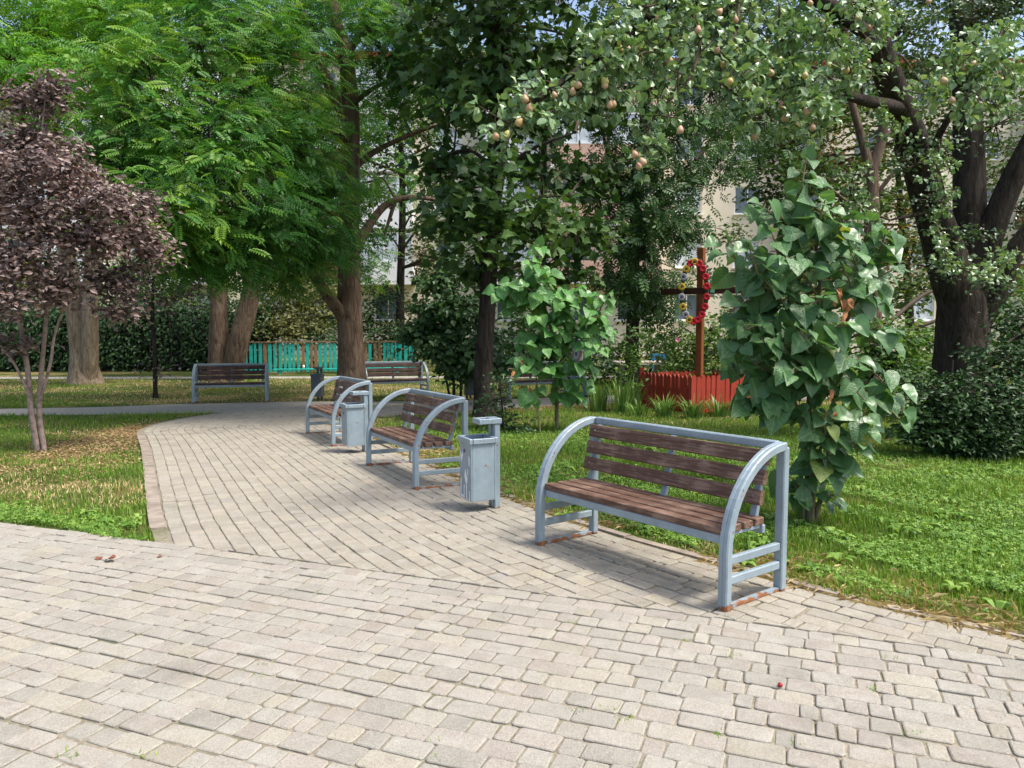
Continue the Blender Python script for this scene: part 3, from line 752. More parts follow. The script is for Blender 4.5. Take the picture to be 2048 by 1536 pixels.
# main locust
b0 = gpt(-3.80, 18.15); Y0 = 18.15
tree('locust_tree', 'large locust tree with brown furrowed trunk behind the third bench', M['bark_locust'], [
    ([b0] + px((702, 700, Y0), (699, 600, Y0), (698, 480, Y0), (700, 400, Y0), (702, 300, Y0), (700, 200, Y0), (690, 110, Y0), (668, 30, Y0), (650, -90, Y0)), .31, .13),
    (px((692, 640, 18.1), (655, 590, 17.8), (610, 530, 17.4), (560, 498, 17), (520, 490, 16.5)), .16, .05),
    (px((712, 500, 18.2), (735, 455, 18.6), (775, 408, 19), (830, 395, 19.2), (900, 405, 19.3)), .13, .04),
    (px((790, 402, 19), (775, 450, 19), (765, 480, 19)), .06, .02),
    (px((704, 340, 18.2), (755, 300, 18.4), (840, 262, 18.5), (930, 235, 18.5)), .09, .02),
    (px((702, 210, 18.2), (770, 165, 18), (880, 145, 18)), .07, .02),
    (px((704, 290, 18.2), (610, 215, 16.8), (480, 182, 15), (400, 160, 14)), .13, .06),
    (px((440, 175, 14.6), (360, 130, 13.8), (290, 112, 13)), .07, .03),
    (px((690, 110, 18.1), (740, 50, 18.2), (820, 0, 18.4), (900, -60, 18.5)), .10, .04),
    (px((702, 260, 18.1), (640, 130, 18), (610, 40, 18), (590, -60, 18)), .13, .06)],
    [(420, 330, 13.0, 115, 80), (330, 430, 12.5, 103, 75), (520, 420, 13.8, 115, 80), (590, 300, 14.8, 103, 65), (450, 235, 13.6, 103, 60), (610, 470, 15.2, 91, 55), (300, 250, 13.2, 109, 60),
     (560, 110, 15.2, 109, 50), (740, 60, 17, 109, 45), (800, 130, 17.5, 103, 45), (800, 210, 18.5, 85, 30), (400, 90, 14, 115, 65), (270, 150, 13.2, 103, 60), (650, 395, 15.5, 67, 40), (380, 500, 13.2, 85, 50), (470, 500, 14, 85, 50), (560, 530, 15.5, 67, 35),
     (640, 60, 19.5, 109, 45), (690, 200, 20.5, 115, 45), (640, 280, 20, 109, 40), (750, 360, 20.5, 91, 30), (660, 480, 17, 61, 28), (560, 220, 15, 85, 45), (240, 330, 13.4, 79, 40), (680, 360, 17.2, 42, 14), (720, 540, 19.5, 67, 22), (820, 40, 18, 85, 35), (480, 30, 15, 109, 50), (600, -40, 17, 146, 50), (560, 20, 17, 80, 36), (640, 10, 20.5, 70, 30), (710, -20, 20.5, 80, 34), (380, -30, 15, 110, 44), (780, 0, 19, 80, 34)],
    'pin', M['locust'], .37, 7, .28, 3, up=.75, flat=.7)
# pale trunked big tree at the far left
b0 = gpt(-12.9, 23.2)
tree('pale_trunk_tree', 'thick pale barked tree beyond the lawn at far left', M['bark_pale'], [
    ([b0] + px((163, 700, 23.2), (155, 640, 23.2), (145, 580, 23.2), (125, 450, 23), (110, 300, 22.5), (90, 120, 22)), .34, .17),
    ([b0 + np.array([.12, -.1, .0])] + px((180, 690, 23), (181, 620, 23), (182, 550, 23.2), (190, 420, 23.5), (220, 250, 24), (260, 80, 24)), .27, .12)],
    [(60, 60, 16, 130, 75), (170, 90, 16.5, 110, 65), (50, 190, 17, 100, 50), (190, 200, 18, 95, 50), (290, 30, 17, 110, 60), (120, -50, 16, 120, 50), (370, -20, 18, 100, 45), (130, 300, 22, 110, 45), (260, 330, 22, 90, 40), (20, 120, 14, 90, 50), (200, 20, 15, 80, 45)],
    'pin_s', M['locust_y'], .40, 7, .35, 5, up=.7)
b0 = gpt(-9.15, 24.2)
tree('twin_trunk_tree', 'tree with two diverging trunks behind the shaded bench at left', M['bark_locust'], [
    ([b0] + px((438, 690, 24.2), (436, 600, 24.2), (438, 450, 24.2), (430, 300, 24.5)), .34, .18),
    ([b0 + np.array([.3, -.05, 0])] + px((478, 680, 24), (497, 610, 24), (515, 520, 24), (540, 400, 24.5), (565, 250, 25)), .36, .18)],
    [(430, 330, 24.5, 90, 35), (560, 260, 26, 100, 35), (360, 420, 25, 80, 35), (480, 440, 24.5, 70, 28), (330, 300, 25, 90, 30), (600, 380, 26, 70, 25), (480, 140, 26, 120, 40)],
    'oval', M['far'], .20, 16, .35, 6)
# dark maple
b0 = gpt(-.50, 14.4); Y0 = 14.4
tree('dark_maple_tree', 'tall dark leaved maple tree with slim black trunk in middle', M['bark_dark'], [
    ([b0] + px((968, 740, Y0), (976, 600, Y0), (984, 450, Y0), (990, 300, Y0), (994, 150, Y0), (1000, 0, Y0), (1005, -120, Y0)), .18, .10),
    (px((990, 420, 14.3), (1006, 300, 14.2), (1012, 150, 14.2), (1030, 0, 14)), .10, .05),
    (px((985, 360, 14.4), (1060, 300, 14.2), (1150, 265, 14)), .05, .015), (px((982, 440, 14.4), (1060, 400, 14.6), (1140, 390, 15)), .05, .015),
    (px((985, 330, 14.4), (930, 300, 14.6), (860, 330, 15)), .04, .012)],
    [(905, 130, 15, 75, 26), (1000, 50, 13.8, 90, 30), (1085, 110, 14.5, 75, 26), (880, 330, 15, 48, 16), (925, 420, 13.8, 65, 26), (1060, 450, 14.3, 70, 28), (1150, 470, 15, 65, 24), (1180, 210, 15.5, 70, 24), (870, 40, 16, 75, 24), (1010, 230, 15.4, 75, 22),
     (1090, 230, 14.5, 60, 18), (960, 530, 14.6, 50, 18), (1170, 90, 15, 80, 26), (960, 200, 13.6, 45, 14), (1000, 140, 13.6, 55, 18), (1060, 330, 15, 45, 10), (1120, 550, 15.2, 55, 18), (930, -40, 14.5, 110, 30), (1120, -20, 15, 100, 30), (830, 120, 17, 60, 16), (1180, 350, 16, 60, 18), (900, 230, 15, 40, 10), (945, 350, 15.2, 30, 7), (985, 330, 13.6, 40, 9), (975, 480, 13.6, 38, 9), (1000, 420, 13.5, 30, 6), (980, -190, 12, 150, 40), (1120, -190, 13.5, 150, 40), (1000, -320, 14.5, 160, 44), (1130, -330, 12, 150, 40), (860, -240, 13.5, 140, 36)],  # last lobes, out of view above, added to shade the far path
    'maple', M['maple'], .20, 11, .26, 8, up=.35, droop=.7)
# ash-like tree in the middle right
b0 = gpt(2.72, 17.4)
tree('ash_tree', 'dark green drooping ash tree left of the wooden cross', M['bark_dark'], [
    ([b0] + px((1264, 700, 17.4), (1266, 560, 17.4), (1272, 400, 17.4), (1290, 220, 17.4), (1300, 40, 17.4)), .17, .08),
    (px((1268, 480, 17.4), (1320, 380, 17.2), (1390, 320, 17)), .06, .02), (px((1270, 420, 17.4), (1220, 320, 17.2), (1200, 240, 17)), .06, .02)],
    [(1290, 500, 16.4, 70, 34), (1240, 420, 16.5, 65, 30), (1335, 410, 16.4, 70, 34), (1255, 310, 16.5, 75, 32), (1350, 280, 16.5, 85, 36), (1300, 170, 16.5, 85, 36), (1312, 570, 17, 46, 26), (1235, 560, 16.6, 45, 20), (1420, 180, 17.5, 85, 34), (1440, 320, 17.5, 75, 30),
     (1330, 630, 17.2, 30, 14), (1410, 60, 17, 100, 40), (1260, 60, 17, 90, 34), (1530, 240, 18.5, 90, 30), (1375, 470, 17.6, 36, 18), (1500, 80, 18, 90, 34), (1340, -40, 17, 120, 40)],
    'ash', M['ash'], .28, 7, .24, 9, up=.3, droop=1.0, flat=1.0)
# grey tree behind on the right
b0 = gpt(8.35, 17.8)
tree('grey_fork_tree', 'slender grey trunked tree behind the large leaved catalpa', M['bark_locust'], [
    ([b0] + px((1747, 640, 17.8), (1744, 480, 17.8), (1742, 340, 17.8)), .20, .15),
    (px((1742, 345, 17.8), (1722, 270, 17.8), (1700, 180, 17.8), (1690, 40, 17.8)), .11, .06),
    (px((1742, 345, 17.8), (1765, 270, 17.8), (1768, 180, 17.8), (1770, 20, 18)), .13, .07),
    (px((1745, 430, 17.8), (1690, 400, 17.6), (1620, 340, 17.4)), .05, .015), (px((1744, 400, 17.8), (1800, 330, 17.6), (1840, 300, 17.4)), .06, .02)],
    [(1640, 330, 19, 70, 24), (1820, 320, 20, 75, 22), (1600, 170, 19, 95, 34), (1720, 80, 19.5, 100, 34), (1660, 440, 20, 50, 14), (1850, 180, 20, 70, 18), (1590, 20, 18.5, 110, 36), (1780, -20, 19, 100, 30), (1700, 210, 19.5, 70, 22)],
    'oval', M['far'], .17, 14, .3, 10)
b0 = gpt(12.5, 24)
tree('yellowing_tree', 'yellowish thin crowned tree far back at right between the trunks', M['bark_dark'], [
    ([b0] + px((1815, 560, 24), (1800, 400, 24), (1790, 250, 24)), .15, .06)],
    [(1800, 420, 24, 75, 26), (1850, 300, 24, 70, 24), (1700, 340, 25, 70, 20), (1780, 520, 23, 60, 18), (1640, 290, 25, 60, 16), (1840, 470, 23.5, 50, 16)],
    'oval', M['autumn'], .18, 11, .38, 12)
# pear tree: trunk, limbs, background crown; the hanging sprays in front follow below
b0 = gpt(6.75, 11.3); YP = 11.3
pear = tree('pear_tree', 'big dark trunked pear tree at right with hanging fruit', M['bark_pear'], [
    ([b0] + px((1925, 760, YP), (1925, 680, YP), (1922, 610, YP), (1905, 560, YP), (1885, 490, YP), (1858, 400, YP - .2), (1828, 290, YP - .5), (1790, 190, YP - 1), (1745, 60, YP - 1.6), (1710, -70, YP - 2)), .40, .12),
    (px((1930, 640, YP), (1938, 540, YP + .1), (1940, 400, YP + .2), (1935, 220, YP + .3), (1925, 60, YP + .3), (1920, -80, YP + .3)), .27, .14),
    (px((1935, 620, YP), (1965, 520, YP), (2000, 420, YP - .1), (2050, 310, YP - .2), (2120, 180, YP - .3)), .22, .12),
    (px((1945, 660, YP), (1990, 590, YP - .1), (2030, 500, YP - .2), (2090, 420, YP - .3)), .2, .1),
    (px((1800, 215, 10.3), (1745, 205, 9.6), (1690, 190, 8.8)), .09, .05),
    (px((1850, 330, 11), (1890, 250, 10.6), (1960, 140, 10)), .06, .03),
    (px((1760, 90, 9.8), (1640, 0, 8.4), (1500, -40, 7.5), (1380, -20, 7.0), (1270, 60, 6.6), (1170, 130, 6.3), (1075, 200, 6.1), (1010, 255, 6.0)), .085, .008),
    (px((1870, 420, 11.1), (1830, 430, 10.7), (1780, 440, 10.4)), .04, .012)],
    [(1900, 450, 11.6, 60, 12), (1990, 250, 11.4, 80, 19), (1880, 120, 11.8, 70, 17), (2040, 420, 11.5, 70, 17), (1800, 60, 10.5, 70, 19), (1660, 60, 9, 90, 27), (1960, 20, 10.8, 60, 22), (2040, 0, 10.8, 70, 24), (1850, 0, 11, 70, 20), (2020, 60, 11, 90, 24), (1480, 10, 8, 100, 32), (1560, 130, 8.6, 70, 22), (1400, 110, 8.2, 70, 22), (1700, 150, 9.4, 50, 12), (1870, 400, 10.7, 45, 7), (1900, 540, 10.5, 45, 8), (1960, 470, 10.6, 45, 7), (1990, 560, 10.5, 40, 7), (1830, 330, 10.4, 35, 5), (1880, 300, 10.6, 40, 9)],
    'round', M['pear'], .07, 18, .10, 14, dense_twigs=True, up=.55, tint=(.30, .22))  # low tint paints shade into the crown behind the sprays
PB = np.array(pear.location)

# hanging pear sprays, leaf by leaf where they are large
def leaf_meshes(tplf, m, n, wscale=1.0):
    out = []
    for k in range(n):
        V, F = tplf(k); V = np.array(V); V[:, 0] *= wscale; out.append(pdmesh('leaf', V, F, m, True))
    return out
def T_pearleaf(seed):
    r = np.random.default_rng(seed + 50); o = [(0, 0), (.25, .06), (.39, .24), (.42, .46), (.36, .70), (.2, .90), (0, 1.0)]
    rib = [0, .12, .28, .46, .66, .84, 1.0]; cur, fold = r.uniform(-.05, .25), r.uniform(.0, .22); V, F = [], []
    for sg in (1, -1):
        b = len(V)
        for (x, y), ry in zip(o, rib):
            for t in (0, 1.0): X, Yv = sg * x * t, ry + (y - ry) * t; V.append((X, Yv, fold * abs(X) - cur * Yv * Yv))
        for i in range(6):
            q = (b + 2 * i, b + 2 * i + 1, b + 2 * i + 3, b + 2 * i + 2); F.append(q if sg == 1 else q[::-1])
    return np.array(V), F
def set_frame(o, P, D, Nh, s_):
    x, y, z = (np.array(a)[0] for a in frames(np.array([D], float), np.array([Nh], float)))
    o.matrix_basis = Matrix(((x[0] * s_, y[0] * s_, z[0] * s_, P[0]), (x[1] * s_, y[1] * s_, z[1] * s_, P[1]), (x[2] * s_, y[2] * s_, z[2] * s_, P[2]), (0, 0, 0, 1)))
rng = np.random.default_rng(21)
sprays = []   # (px polyline with depth)
main = [(1640, -10, 7.6), (1500, -30, 7.2), (1380, 10, 6.9), (1270, 70, 6.6), (1170, 135, 6.3), (1075, 205, 6.1), (1000, 262, 6.0)]
sprays.append((main, 17))
for L_, n_ in (([(1270, 70, 6.6), (1230, 100, 6.4), (1170, 165, 6.2), (1110, 220, 6.1), (1050, 230, 6.0)], 8), ([(1330, 30, 6.8), (1340, 80, 6.6), (1280, 110, 6.4), (1225, 150, 6.3), (1190, 190, 6.2)], 9),
               ([(1380, 10, 6.9), (1400, 90, 6.6), (1370, 170, 6.4), (1310, 230, 6.3), (1285, 310, 6.2)], 10), ([(1480, -20, 7.2), (1470, 70, 6.8), (1440, 150, 6.6), (1470, 190, 6.4), (1500, 230, 6.3)], 11),
               ([(1560, -20, 7.4), (1560, 60, 7), (1590, 130, 6.8), (1620, 190, 6.6), (1640, 245, 6.5)], 12), ([(1690, 190, 8.8), (1650, 190, 7.8), (1590, 170, 7.0), (1530, 150, 6.7), (1490, 160, 6.6)], 10),
               ([(1690, 190, 8.8), (1700, 140, 7.8), (1680, 90, 7.2), (1640, 60, 6.9), (1600, 60, 6.8)], 11), ([(1660, 190, 8.2), (1640, 230, 7.4), (1600, 240, 7.0), (1560, 215, 6.8)], 8),
               ([(1420, -20, 7.1), (1360, -20, 6.8), (1310, 10, 6.6), (1250, 20, 6.5), (1200, 70, 6.4)], 10), ([(1960, 140, 10), (1950, 120, 8.8), (1920, 110, 7.6), (1900, 140, 7.2), (1870, 190, 7.0)], 10),
               ([(2060, 40, 9), (2010, 60, 7.8), (1980, 110, 7.2), (1950, 160, 7.0), (1920, 220, 6.9)], 11), ([(2100, 120, 8.4), (2050, 150, 7.6), (2010, 180, 7.2), (1990, 230, 7)], 10), ([(1760, 90, 9.8), (1760, 60, 8.2), (1740, 20, 7.6), (1700, 0, 7.2)], 9),
               ([(1870, 420, 11.1), (1890, 400, 10), (1880, 350, 9.4), (1860, 310, 9.2)], 5), ([(1870, 440, 11.1), (1880, 470, 10.4), (1900, 520, 10), (1970, 560, 9.8)], 7), ([(1780, 440, 10.4), (1730, 420, 10), (1700, 380, 9.8), (1720, 330, 9.7)], 7), ([(2030, 500, 11), (2010, 530, 10.4), (1980, 545, 10.1)], 5), ([(1830, 300, 10.8), (1790, 250, 10), (1760, 230, 9.6)], 5)):
    sprays.append((L_, n_))
nt = NT(); nodes = []
for L_, n_ in sprays:
    P = spline(px(*L_), 8) - PB; nt.tube(P, np.linspace(.016, .005, len(P)), 5)
    for i in np.linspace(len(P) * .15, len(P) - 1, int(n_ * 1.5)).astype(int):
        a = P[i]; nodes.append((a, P[min(i + 1, len(P) - 1)] - P[max(i - 1, 0)]))
        for _ in range(2):
            e = a + rng.normal(0, .11, 3) + np.array([0, 0, .02]); nt.tube(spline([a, (a + e) / 2 + rng.normal(0, .02, 3), e], 2), np.linspace(.006, .003, 5), 4); nodes.append((e, e - a))
nt.build('fruit_branch', M['twig'], pear)
PL = []
for a, d in nodes:
    k = rng.integers(7, 12)
    for _ in range(k):
        dd = norm(norm(d) * .35 + rdir(1, rng)[0] * .9 + np.array([0, 0, -.25])); st_ = a + dd * rng.uniform(.01, .05)
        PL.append((st_, dd, np.array([.3, -.5, .8]) + rng.normal(0, .6, 3), rng.uniform(.058, .088)))
PL.sort(key=lambda q: -q[3] / (q[0] + PB)[1]); lm_ = leaf_meshes(T_pearleaf, M['pearleaf'], 6)
for i, (p, d, n_, s_) in enumerate(PL[:300]):
    o = obj('leaf', lm_[i % 6], pear); set_frame(o, p, d, n_, s_)
R_ = PL[300:]
if R_:
    V, F = leaves(np.array([q[0] for q in R_]), np.array([q[1] for q in R_]), np.array([q[2] for q in R_]), np.array([q[3] for q in R_]), T_oval(.74, .14, .12))
    o = obj('spray_foliage', npmesh('spray_foliage', V, F, M['pear_spray_lit'], np.repeat(np.clip(rng.normal(.55, .25, len(R_)), 0, 1), 7)), pear); o['kind'] = 'stuff'
pear_me = MB().lathe([(.001, 0), (.26, .03), (.43, .16), (.5, .38), (.45, .62), (.31, .84), (.2, 1.0), (.08, 1.1), (.001, 1.11)], 12)
pear_me.tube([(0, 0, 1.1), (.02, 0, 1.3), (.06, .02, 1.5)], .03, 5); pear_me = pear_me.mesh('pear', M['pear_skin'], True)
for (x, y) in [(992, 270), (1010, 268), (1018, 240), (1033, 243), (1057, 217), (1050, 198), (1145, 184), (1142, 166), (1158, 168), (1213, 162), (1207, 170), (1226, 208), (1219, 210), (1201, 136), (1238, 99), (1256, 98), (1276, 92), (1292, 5), (1316, 38), (1373, 3), (1434, 22), (1272, 308), (1289, 323), (1279, 331), (1359, 260), (1458, 161), (1493, 150), (1500, 184), (1501, 176), (1562, 211), (1570, 236), (1645, 46), (1690, 76), (1737, 80), (1737, 54), (1718, 36), (1660, 216), (1618, 221), (1625, 255), (1543, 144), (1656, 130), (1432, 99), (1449, 127), (1929, 135), (1945, 127), (1978, 96), (2000, 160), (1512, 272), (1736, 120), (1620, 5), (1856, 2), (1340, 120), (1395, 60), (1470, 40), (1530, 90), (1585, 200), (1610, 150), (1175, 150), (1110, 190), (1250, 60), (1690, 140), (1905, 200), (1960, 210), (1890, 160)]:
    jj = [(x, y)]
    nd = min(nodes, key=lambda q: sum((np.array(((q[0] + PB)[0] * FPX / (q[0] + PB)[1] + 1024, 0)) - np.array((x, 0))) ** 2) + ((637 - ((q[0] + PB)[2] - CAMH) * FPX / (q[0] + PB)[1]) - y) ** 2)
    Yd = (nd[0] + PB)[1]; p = at(x, y, Yd - .12) - PB; s_ = rng.uniform(.050, .064)
    o = obj('pear', pear_me, pear); o.location = p - np.array([0, 0, s_ * .5]); o.scale = (s_,) * 3; o.rotation_euler = (rng.normal(0, .3), rng.normal(0, .3), rng.random() * 6)

# catalpas with big heart shaped leaves
def catalpa(name, label, B, stems, shoots, m, size, step, seed, limit, cat='sapling', dead=()):
    rng = np.random.default_rng(seed); root = thing(name, label, cat, tuple(B)); nt = NT()
    for p, r0, r1 in stems: P = spline(p, 6) - B; nt.tube(P, np.linspace(r0, r1, len(P)), 8, ridge=.03, rng=rng)
    lf = []
    for p in shoots:
        P = spline(p, 10) - B; L = np.r_[0, np.cumsum(np.linalg.norm(np.diff(P, axis=0), axis=1))]
        nt.tube(P, np.linspace(.013, .005, len(P)), 6)
        s_ = L[-1] * .22; k = 0
        while s_ < L[-1]:
            a = np.array([np.interp(s_, L, P[:, c]) for c in range(3)]); fr = s_ / L[-1]; k += 1
            th = rng.random() * 6.28 if k == 1 else th + math.pi / 2 + rng.normal(0, .25)
            for q in (0, math.pi):
                o_ = np.array([math.cos(th + q), math.sin(th + q), 0]); 
                pe = a + (o_ * rng.uniform(.5, 1.1) + np.array([0, 0, rng.uniform(.1, .6)])) * size * .5
                nt.tube(spline([a, (a + pe) / 2 + np.array([0, 0, .01]), pe], 2), np.linspace(.005, .003, 5), 4)
                d = norm(o_ * rng.uniform(.35, 1.2) + rng.normal(0, .25, 3) + np.array([.05, -.2, -rng.uniform(.1, .9)]))
                n_ = o_ * .45 + np.array([.3, -.75, .75]) + rng.normal(0, .28, 3)
                lf.append((pe, d, n_, size * rng.uniform(.6, 1.3) * (1.0 if fr < .75 else .8)))
            s_ += step * rng.uniform(.8, 1.2)
        d = norm(P[-1] - P[-3]); lf.append((P[-1], norm(d + np.array([.2, -.4, -.1])), np.array([.2, -.6, .7]), size * .7))
    nt.build('stem', M['green_stem'], root); me = leaf_meshes(T_heart, m, 8)
    rng.shuffle(lf)
    for i, (p, d, n_, s_) in enumerate(lf[:limit]):
        o = obj('leaf', me[i % 8], root); set_frame(o, p, d, n_, s_)
    if len(lf) > limit:
        mb = MB(); k = len(me[0].vertices)
        for i, (p, d, n_, s_) in enumerate(lf[limit:]):
            x, y, z = (a_[0] for a_ in frames(np.array([d]), np.array([n_]))); Vh, Fh = T_heart(i % 8); mb.add(p + s_ * (Vh[:, :1] * x + Vh[:, 1:2] * y + Vh[:, 2:] * z), Fh)
        mb.build('inner_leaves', m, root, True)['kind'] = 'stuff'
    dm = leaf_meshes(T_heart, M['dead_leaf'], 3, .55)
    for i, q in enumerate(dead):
        o = obj('dead_leaf', dm[i % 3], root); set_frame(o, at(*q) - B, rng.normal(0, .4, 3) + np.array([0, 0, -1]), rng.normal(0, .6, 3) + np.array([0, -1, .3]), size * .5)
    print(name, 'leaves', len(lf)); return root
Bc = gpt(2.37, 6.0)
def cpx(*p): return px(*p)
c1 = catalpa('catalpa_sapling', 'large leaved catalpa sapling with heart shaped leaves right of nearest bench', Bc,
    [([Bc + np.array([0, 0, -.03])] + cpx((1625, 940, 6), (1618, 830, 6), (1625, 700, 6), (1640, 560, 6), (1620, 440, 6)), .03, .012), ([Bc + np.array([.05, .04, -.03])] + cpx((1655, 920, 6.1), (1672, 760, 6.2), (1700, 620, 6.2), (1720, 520, 6.2)), .022, .01),
     ([Bc + np.array([-.04, .03, -.03])] + cpx((1612, 900, 6.1), (1570, 740, 6.2), (1520, 600, 6.2), (1470, 520, 6.2)), .02, .009)],
    [cpx((1640, 560, 6), (1615, 450, 5.95), (1605, 380, 5.9), (1612, 318, 5.9)), cpx((1620, 480, 6), (1560, 440, 5.9), (1520, 410, 5.85)), cpx((1520, 600, 6.2), (1480, 540, 6), (1455, 480, 5.9)), cpx((1530, 620, 6.1), (1500, 610, 5.9), (1482, 605, 5.8)),
     cpx((1720, 540, 6.2), (1730, 480, 6.1), (1740, 440, 6)), cpx((1700, 620, 6.2), (1750, 560, 6), (1785, 540, 5.9)), cpx((1690, 680, 6.2), (1750, 660, 6), (1790, 690, 5.9)), cpx((1680, 720, 6.1), (1740, 740, 5.9), (1790, 790, 5.8)),
     cpx((1640, 600, 6), (1600, 540, 5.7), (1570, 520, 5.5)), cpx((1640, 660, 6), (1620, 620, 5.7), (1650, 590, 5.5)), cpx((1625, 760, 6), (1570, 700, 5.7), (1520, 680, 5.6)), cpx((1625, 780, 6), (1600, 740, 5.6), (1580, 750, 5.4)),
     cpx((1640, 800, 6), (1690, 770, 5.7), (1730, 800, 5.6)), cpx((1650, 840, 6), (1700, 830, 5.8), (1740, 860, 5.7)), cpx((1600, 800, 6), (1540, 770, 5.8), (1490, 780, 5.7)), cpx((1570, 740, 6.2), (1510, 720, 6.3), (1460, 740, 6.3)),
     cpx((1640, 520, 6), (1670, 470, 5.8), (1690, 440, 5.7)), cpx((1660, 620, 6.1), (1700, 580, 5.8), (1690, 540, 5.7)), cpx((1640, 940, 6), (1660, 920, 5.9), (1670, 960, 5.8)), cpx((1628, 1010, 6), (1600, 960, 5.95), (1590, 990, 5.9)), cpx((1560, 690, 6.2), (1540, 640, 6.4), (1520, 600, 6.5)), cpx((1600, 640, 6), (1560, 600, 5.8), (1530, 560, 5.7)), cpx((1690, 640, 6.2), (1730, 610, 6.4), (1770, 620, 6.5)), cpx((1630, 860, 6), (1680, 880, 5.8), (1720, 900, 5.7)), cpx((1620, 840, 6), (1570, 830, 5.8), (1530, 820, 5.7)), cpx((1640, 900, 6), (1650, 860, 5.7), (1640, 830, 5.6)),
     cpx((1640, 700, 6), (1660, 660, 5.6), (1700, 650, 5.5)), cpx((1640, 720, 6), (1620, 690, 5.6), (1600, 660, 5.5)), cpx((1660, 760, 6), (1680, 720, 5.6), (1720, 720, 5.5)), cpx((1600, 560, 6), (1560, 500, 5.8), (1540, 460, 5.7)), cpx((1630, 520, 6), (1640, 440, 5.8), (1650, 400, 5.7)), cpx((1560, 660, 6), (1520, 650, 5.7), (1490, 660, 5.6)), cpx((1570, 760, 6.1), (1530, 740, 5.8), (1500, 720, 5.7)),
     cpx((1720, 580, 6.2), (1760, 500, 6.1), (1770, 470, 6)), cpx((1628, 960, 6), (1640, 930, 5.9), (1630, 900, 5.8)), cpx((1632, 1020, 6), (1650, 990, 5.95), (1670, 1000, 5.9)), cpx((1700, 780, 6.1), (1760, 800, 6.1), (1800, 840, 6)), cpx((1690, 620, 6.1), (1720, 560, 5.9), (1700, 500, 5.8)), cpx((1560, 700, 6.1), (1500, 690, 5.8), (1460, 700, 5.7)), cpx((1540, 640, 6.1), (1500, 640, 5.9), (1460, 640, 5.8)), cpx((1580, 790, 6), (1530, 800, 5.8), (1480, 820, 5.7)), cpx((1540, 600, 6.1), (1520, 560, 5.8), (1500, 500, 5.7))],
    M['catalpa'], .168, .068, 31, 300, dead=[(1680, 590, 5.5), (1695, 610, 5.5), (1670, 600, 5.5), (1690, 625, 5.48), (1660, 780, 5.5), (1668, 825, 5.5), (1676, 578, 5.45), (1684, 600, 5.45), (1698, 598, 5.5), (1655, 830, 5.5)])
Bm = gpt(.72, 12.3)
c2 = catalpa('catalpa_sapling', 'young pale green catalpa sapling between the maple and the red fence', Bm,
    [([Bm + np.array([0, 0, -.03])] + cpx((1113, 780, 12.3), (1105, 680, 12.3), (1085, 580, 12.3), (1078, 500, 12.3)), .035, .012), ([gpt(.44, 11.9) + np.array([0, 0, -.03])] + cpx((1075, 800, 12), (1070, 720, 12.1), (1065, 650, 12.2)), .014, .008), (cpx((1110, 740, 12.3), (1150, 680, 12.3), (1190, 620, 12.3)), .02, .008)],
    [cpx((1085, 600, 12.3), (1075, 540, 12.2), (1078, 490, 12.2)), cpx((1085, 620, 12.3), (1050, 590, 12.1), (1010, 580, 12)), cpx((1080, 620, 12.3), (1120, 590, 12.1), (1150, 580, 12)), cpx((1190, 640, 12.3), (1205, 610, 12.1), (1215, 590, 12)), cpx((1170, 660, 12.3), (1200, 660, 12.1), (1215, 670, 12)),
     cpx((1100, 700, 12.3), (1060, 670, 12.1), (1040, 690, 12)), cpx((1105, 720, 12.3), (1130, 680, 12), (1160, 670, 11.9)), cpx((1110, 760, 12.3), (1150, 730, 12), (1180, 740, 11.9)), cpx((1110, 780, 12.3), (1150, 765, 12), (1175, 775, 11.9)), cpx((1070, 740, 12.1), (1050, 720, 11.9), (1035, 740, 11.8)), cpx((1100, 660, 12.3), (1080, 640, 12), (1060, 640, 11.8)),
     cpx((1110, 700, 12.3), (1100, 670, 11.9), (1110, 650, 11.8)), cpx((1075, 800, 12), (1065, 780, 11.9), (1070, 800, 11.9)), cpx((1140, 690, 12.3), (1150, 640, 12.1), (1140, 610, 12)), cpx((1060, 620, 12.3), (1035, 600, 12.1), (1015, 620, 12)), cpx((1113, 800, 12.3), (1140, 790, 12.1), (1160, 800, 12)), cpx((1085, 600, 12.3), (1030, 570, 12), (995, 590, 11.9)), cpx((1085, 610, 12.3), (1070, 590, 11.9), (1050, 570, 11.7)), cpx((1100, 620, 12.3), (1140, 600, 11.9), (1180, 590, 11.8)), cpx((1100, 640, 12.3), (1130, 620, 11.8), (1120, 600, 11.7)),
     cpx((1180, 640, 12.3), (1190, 640, 11.9), (1180, 620, 11.8)), cpx((1130, 700, 12.3), (1170, 690, 11.9), (1200, 700, 11.8)), cpx((1100, 690, 12.3), (1090, 700, 11.8), (1070, 690, 11.7)), cpx((1105, 730, 12.3), (1090, 740, 11.8), (1060, 740, 11.7)), cpx((1085, 580, 12.3), (1085, 550, 12), (1060, 530, 11.9))],
    M['catalpa_b'], .235, .088, 32, 300, dead=[(1027, 742, 11.6), (1042, 722, 11.6), (1048, 770, 11.6), (1060, 775, 11.6)])

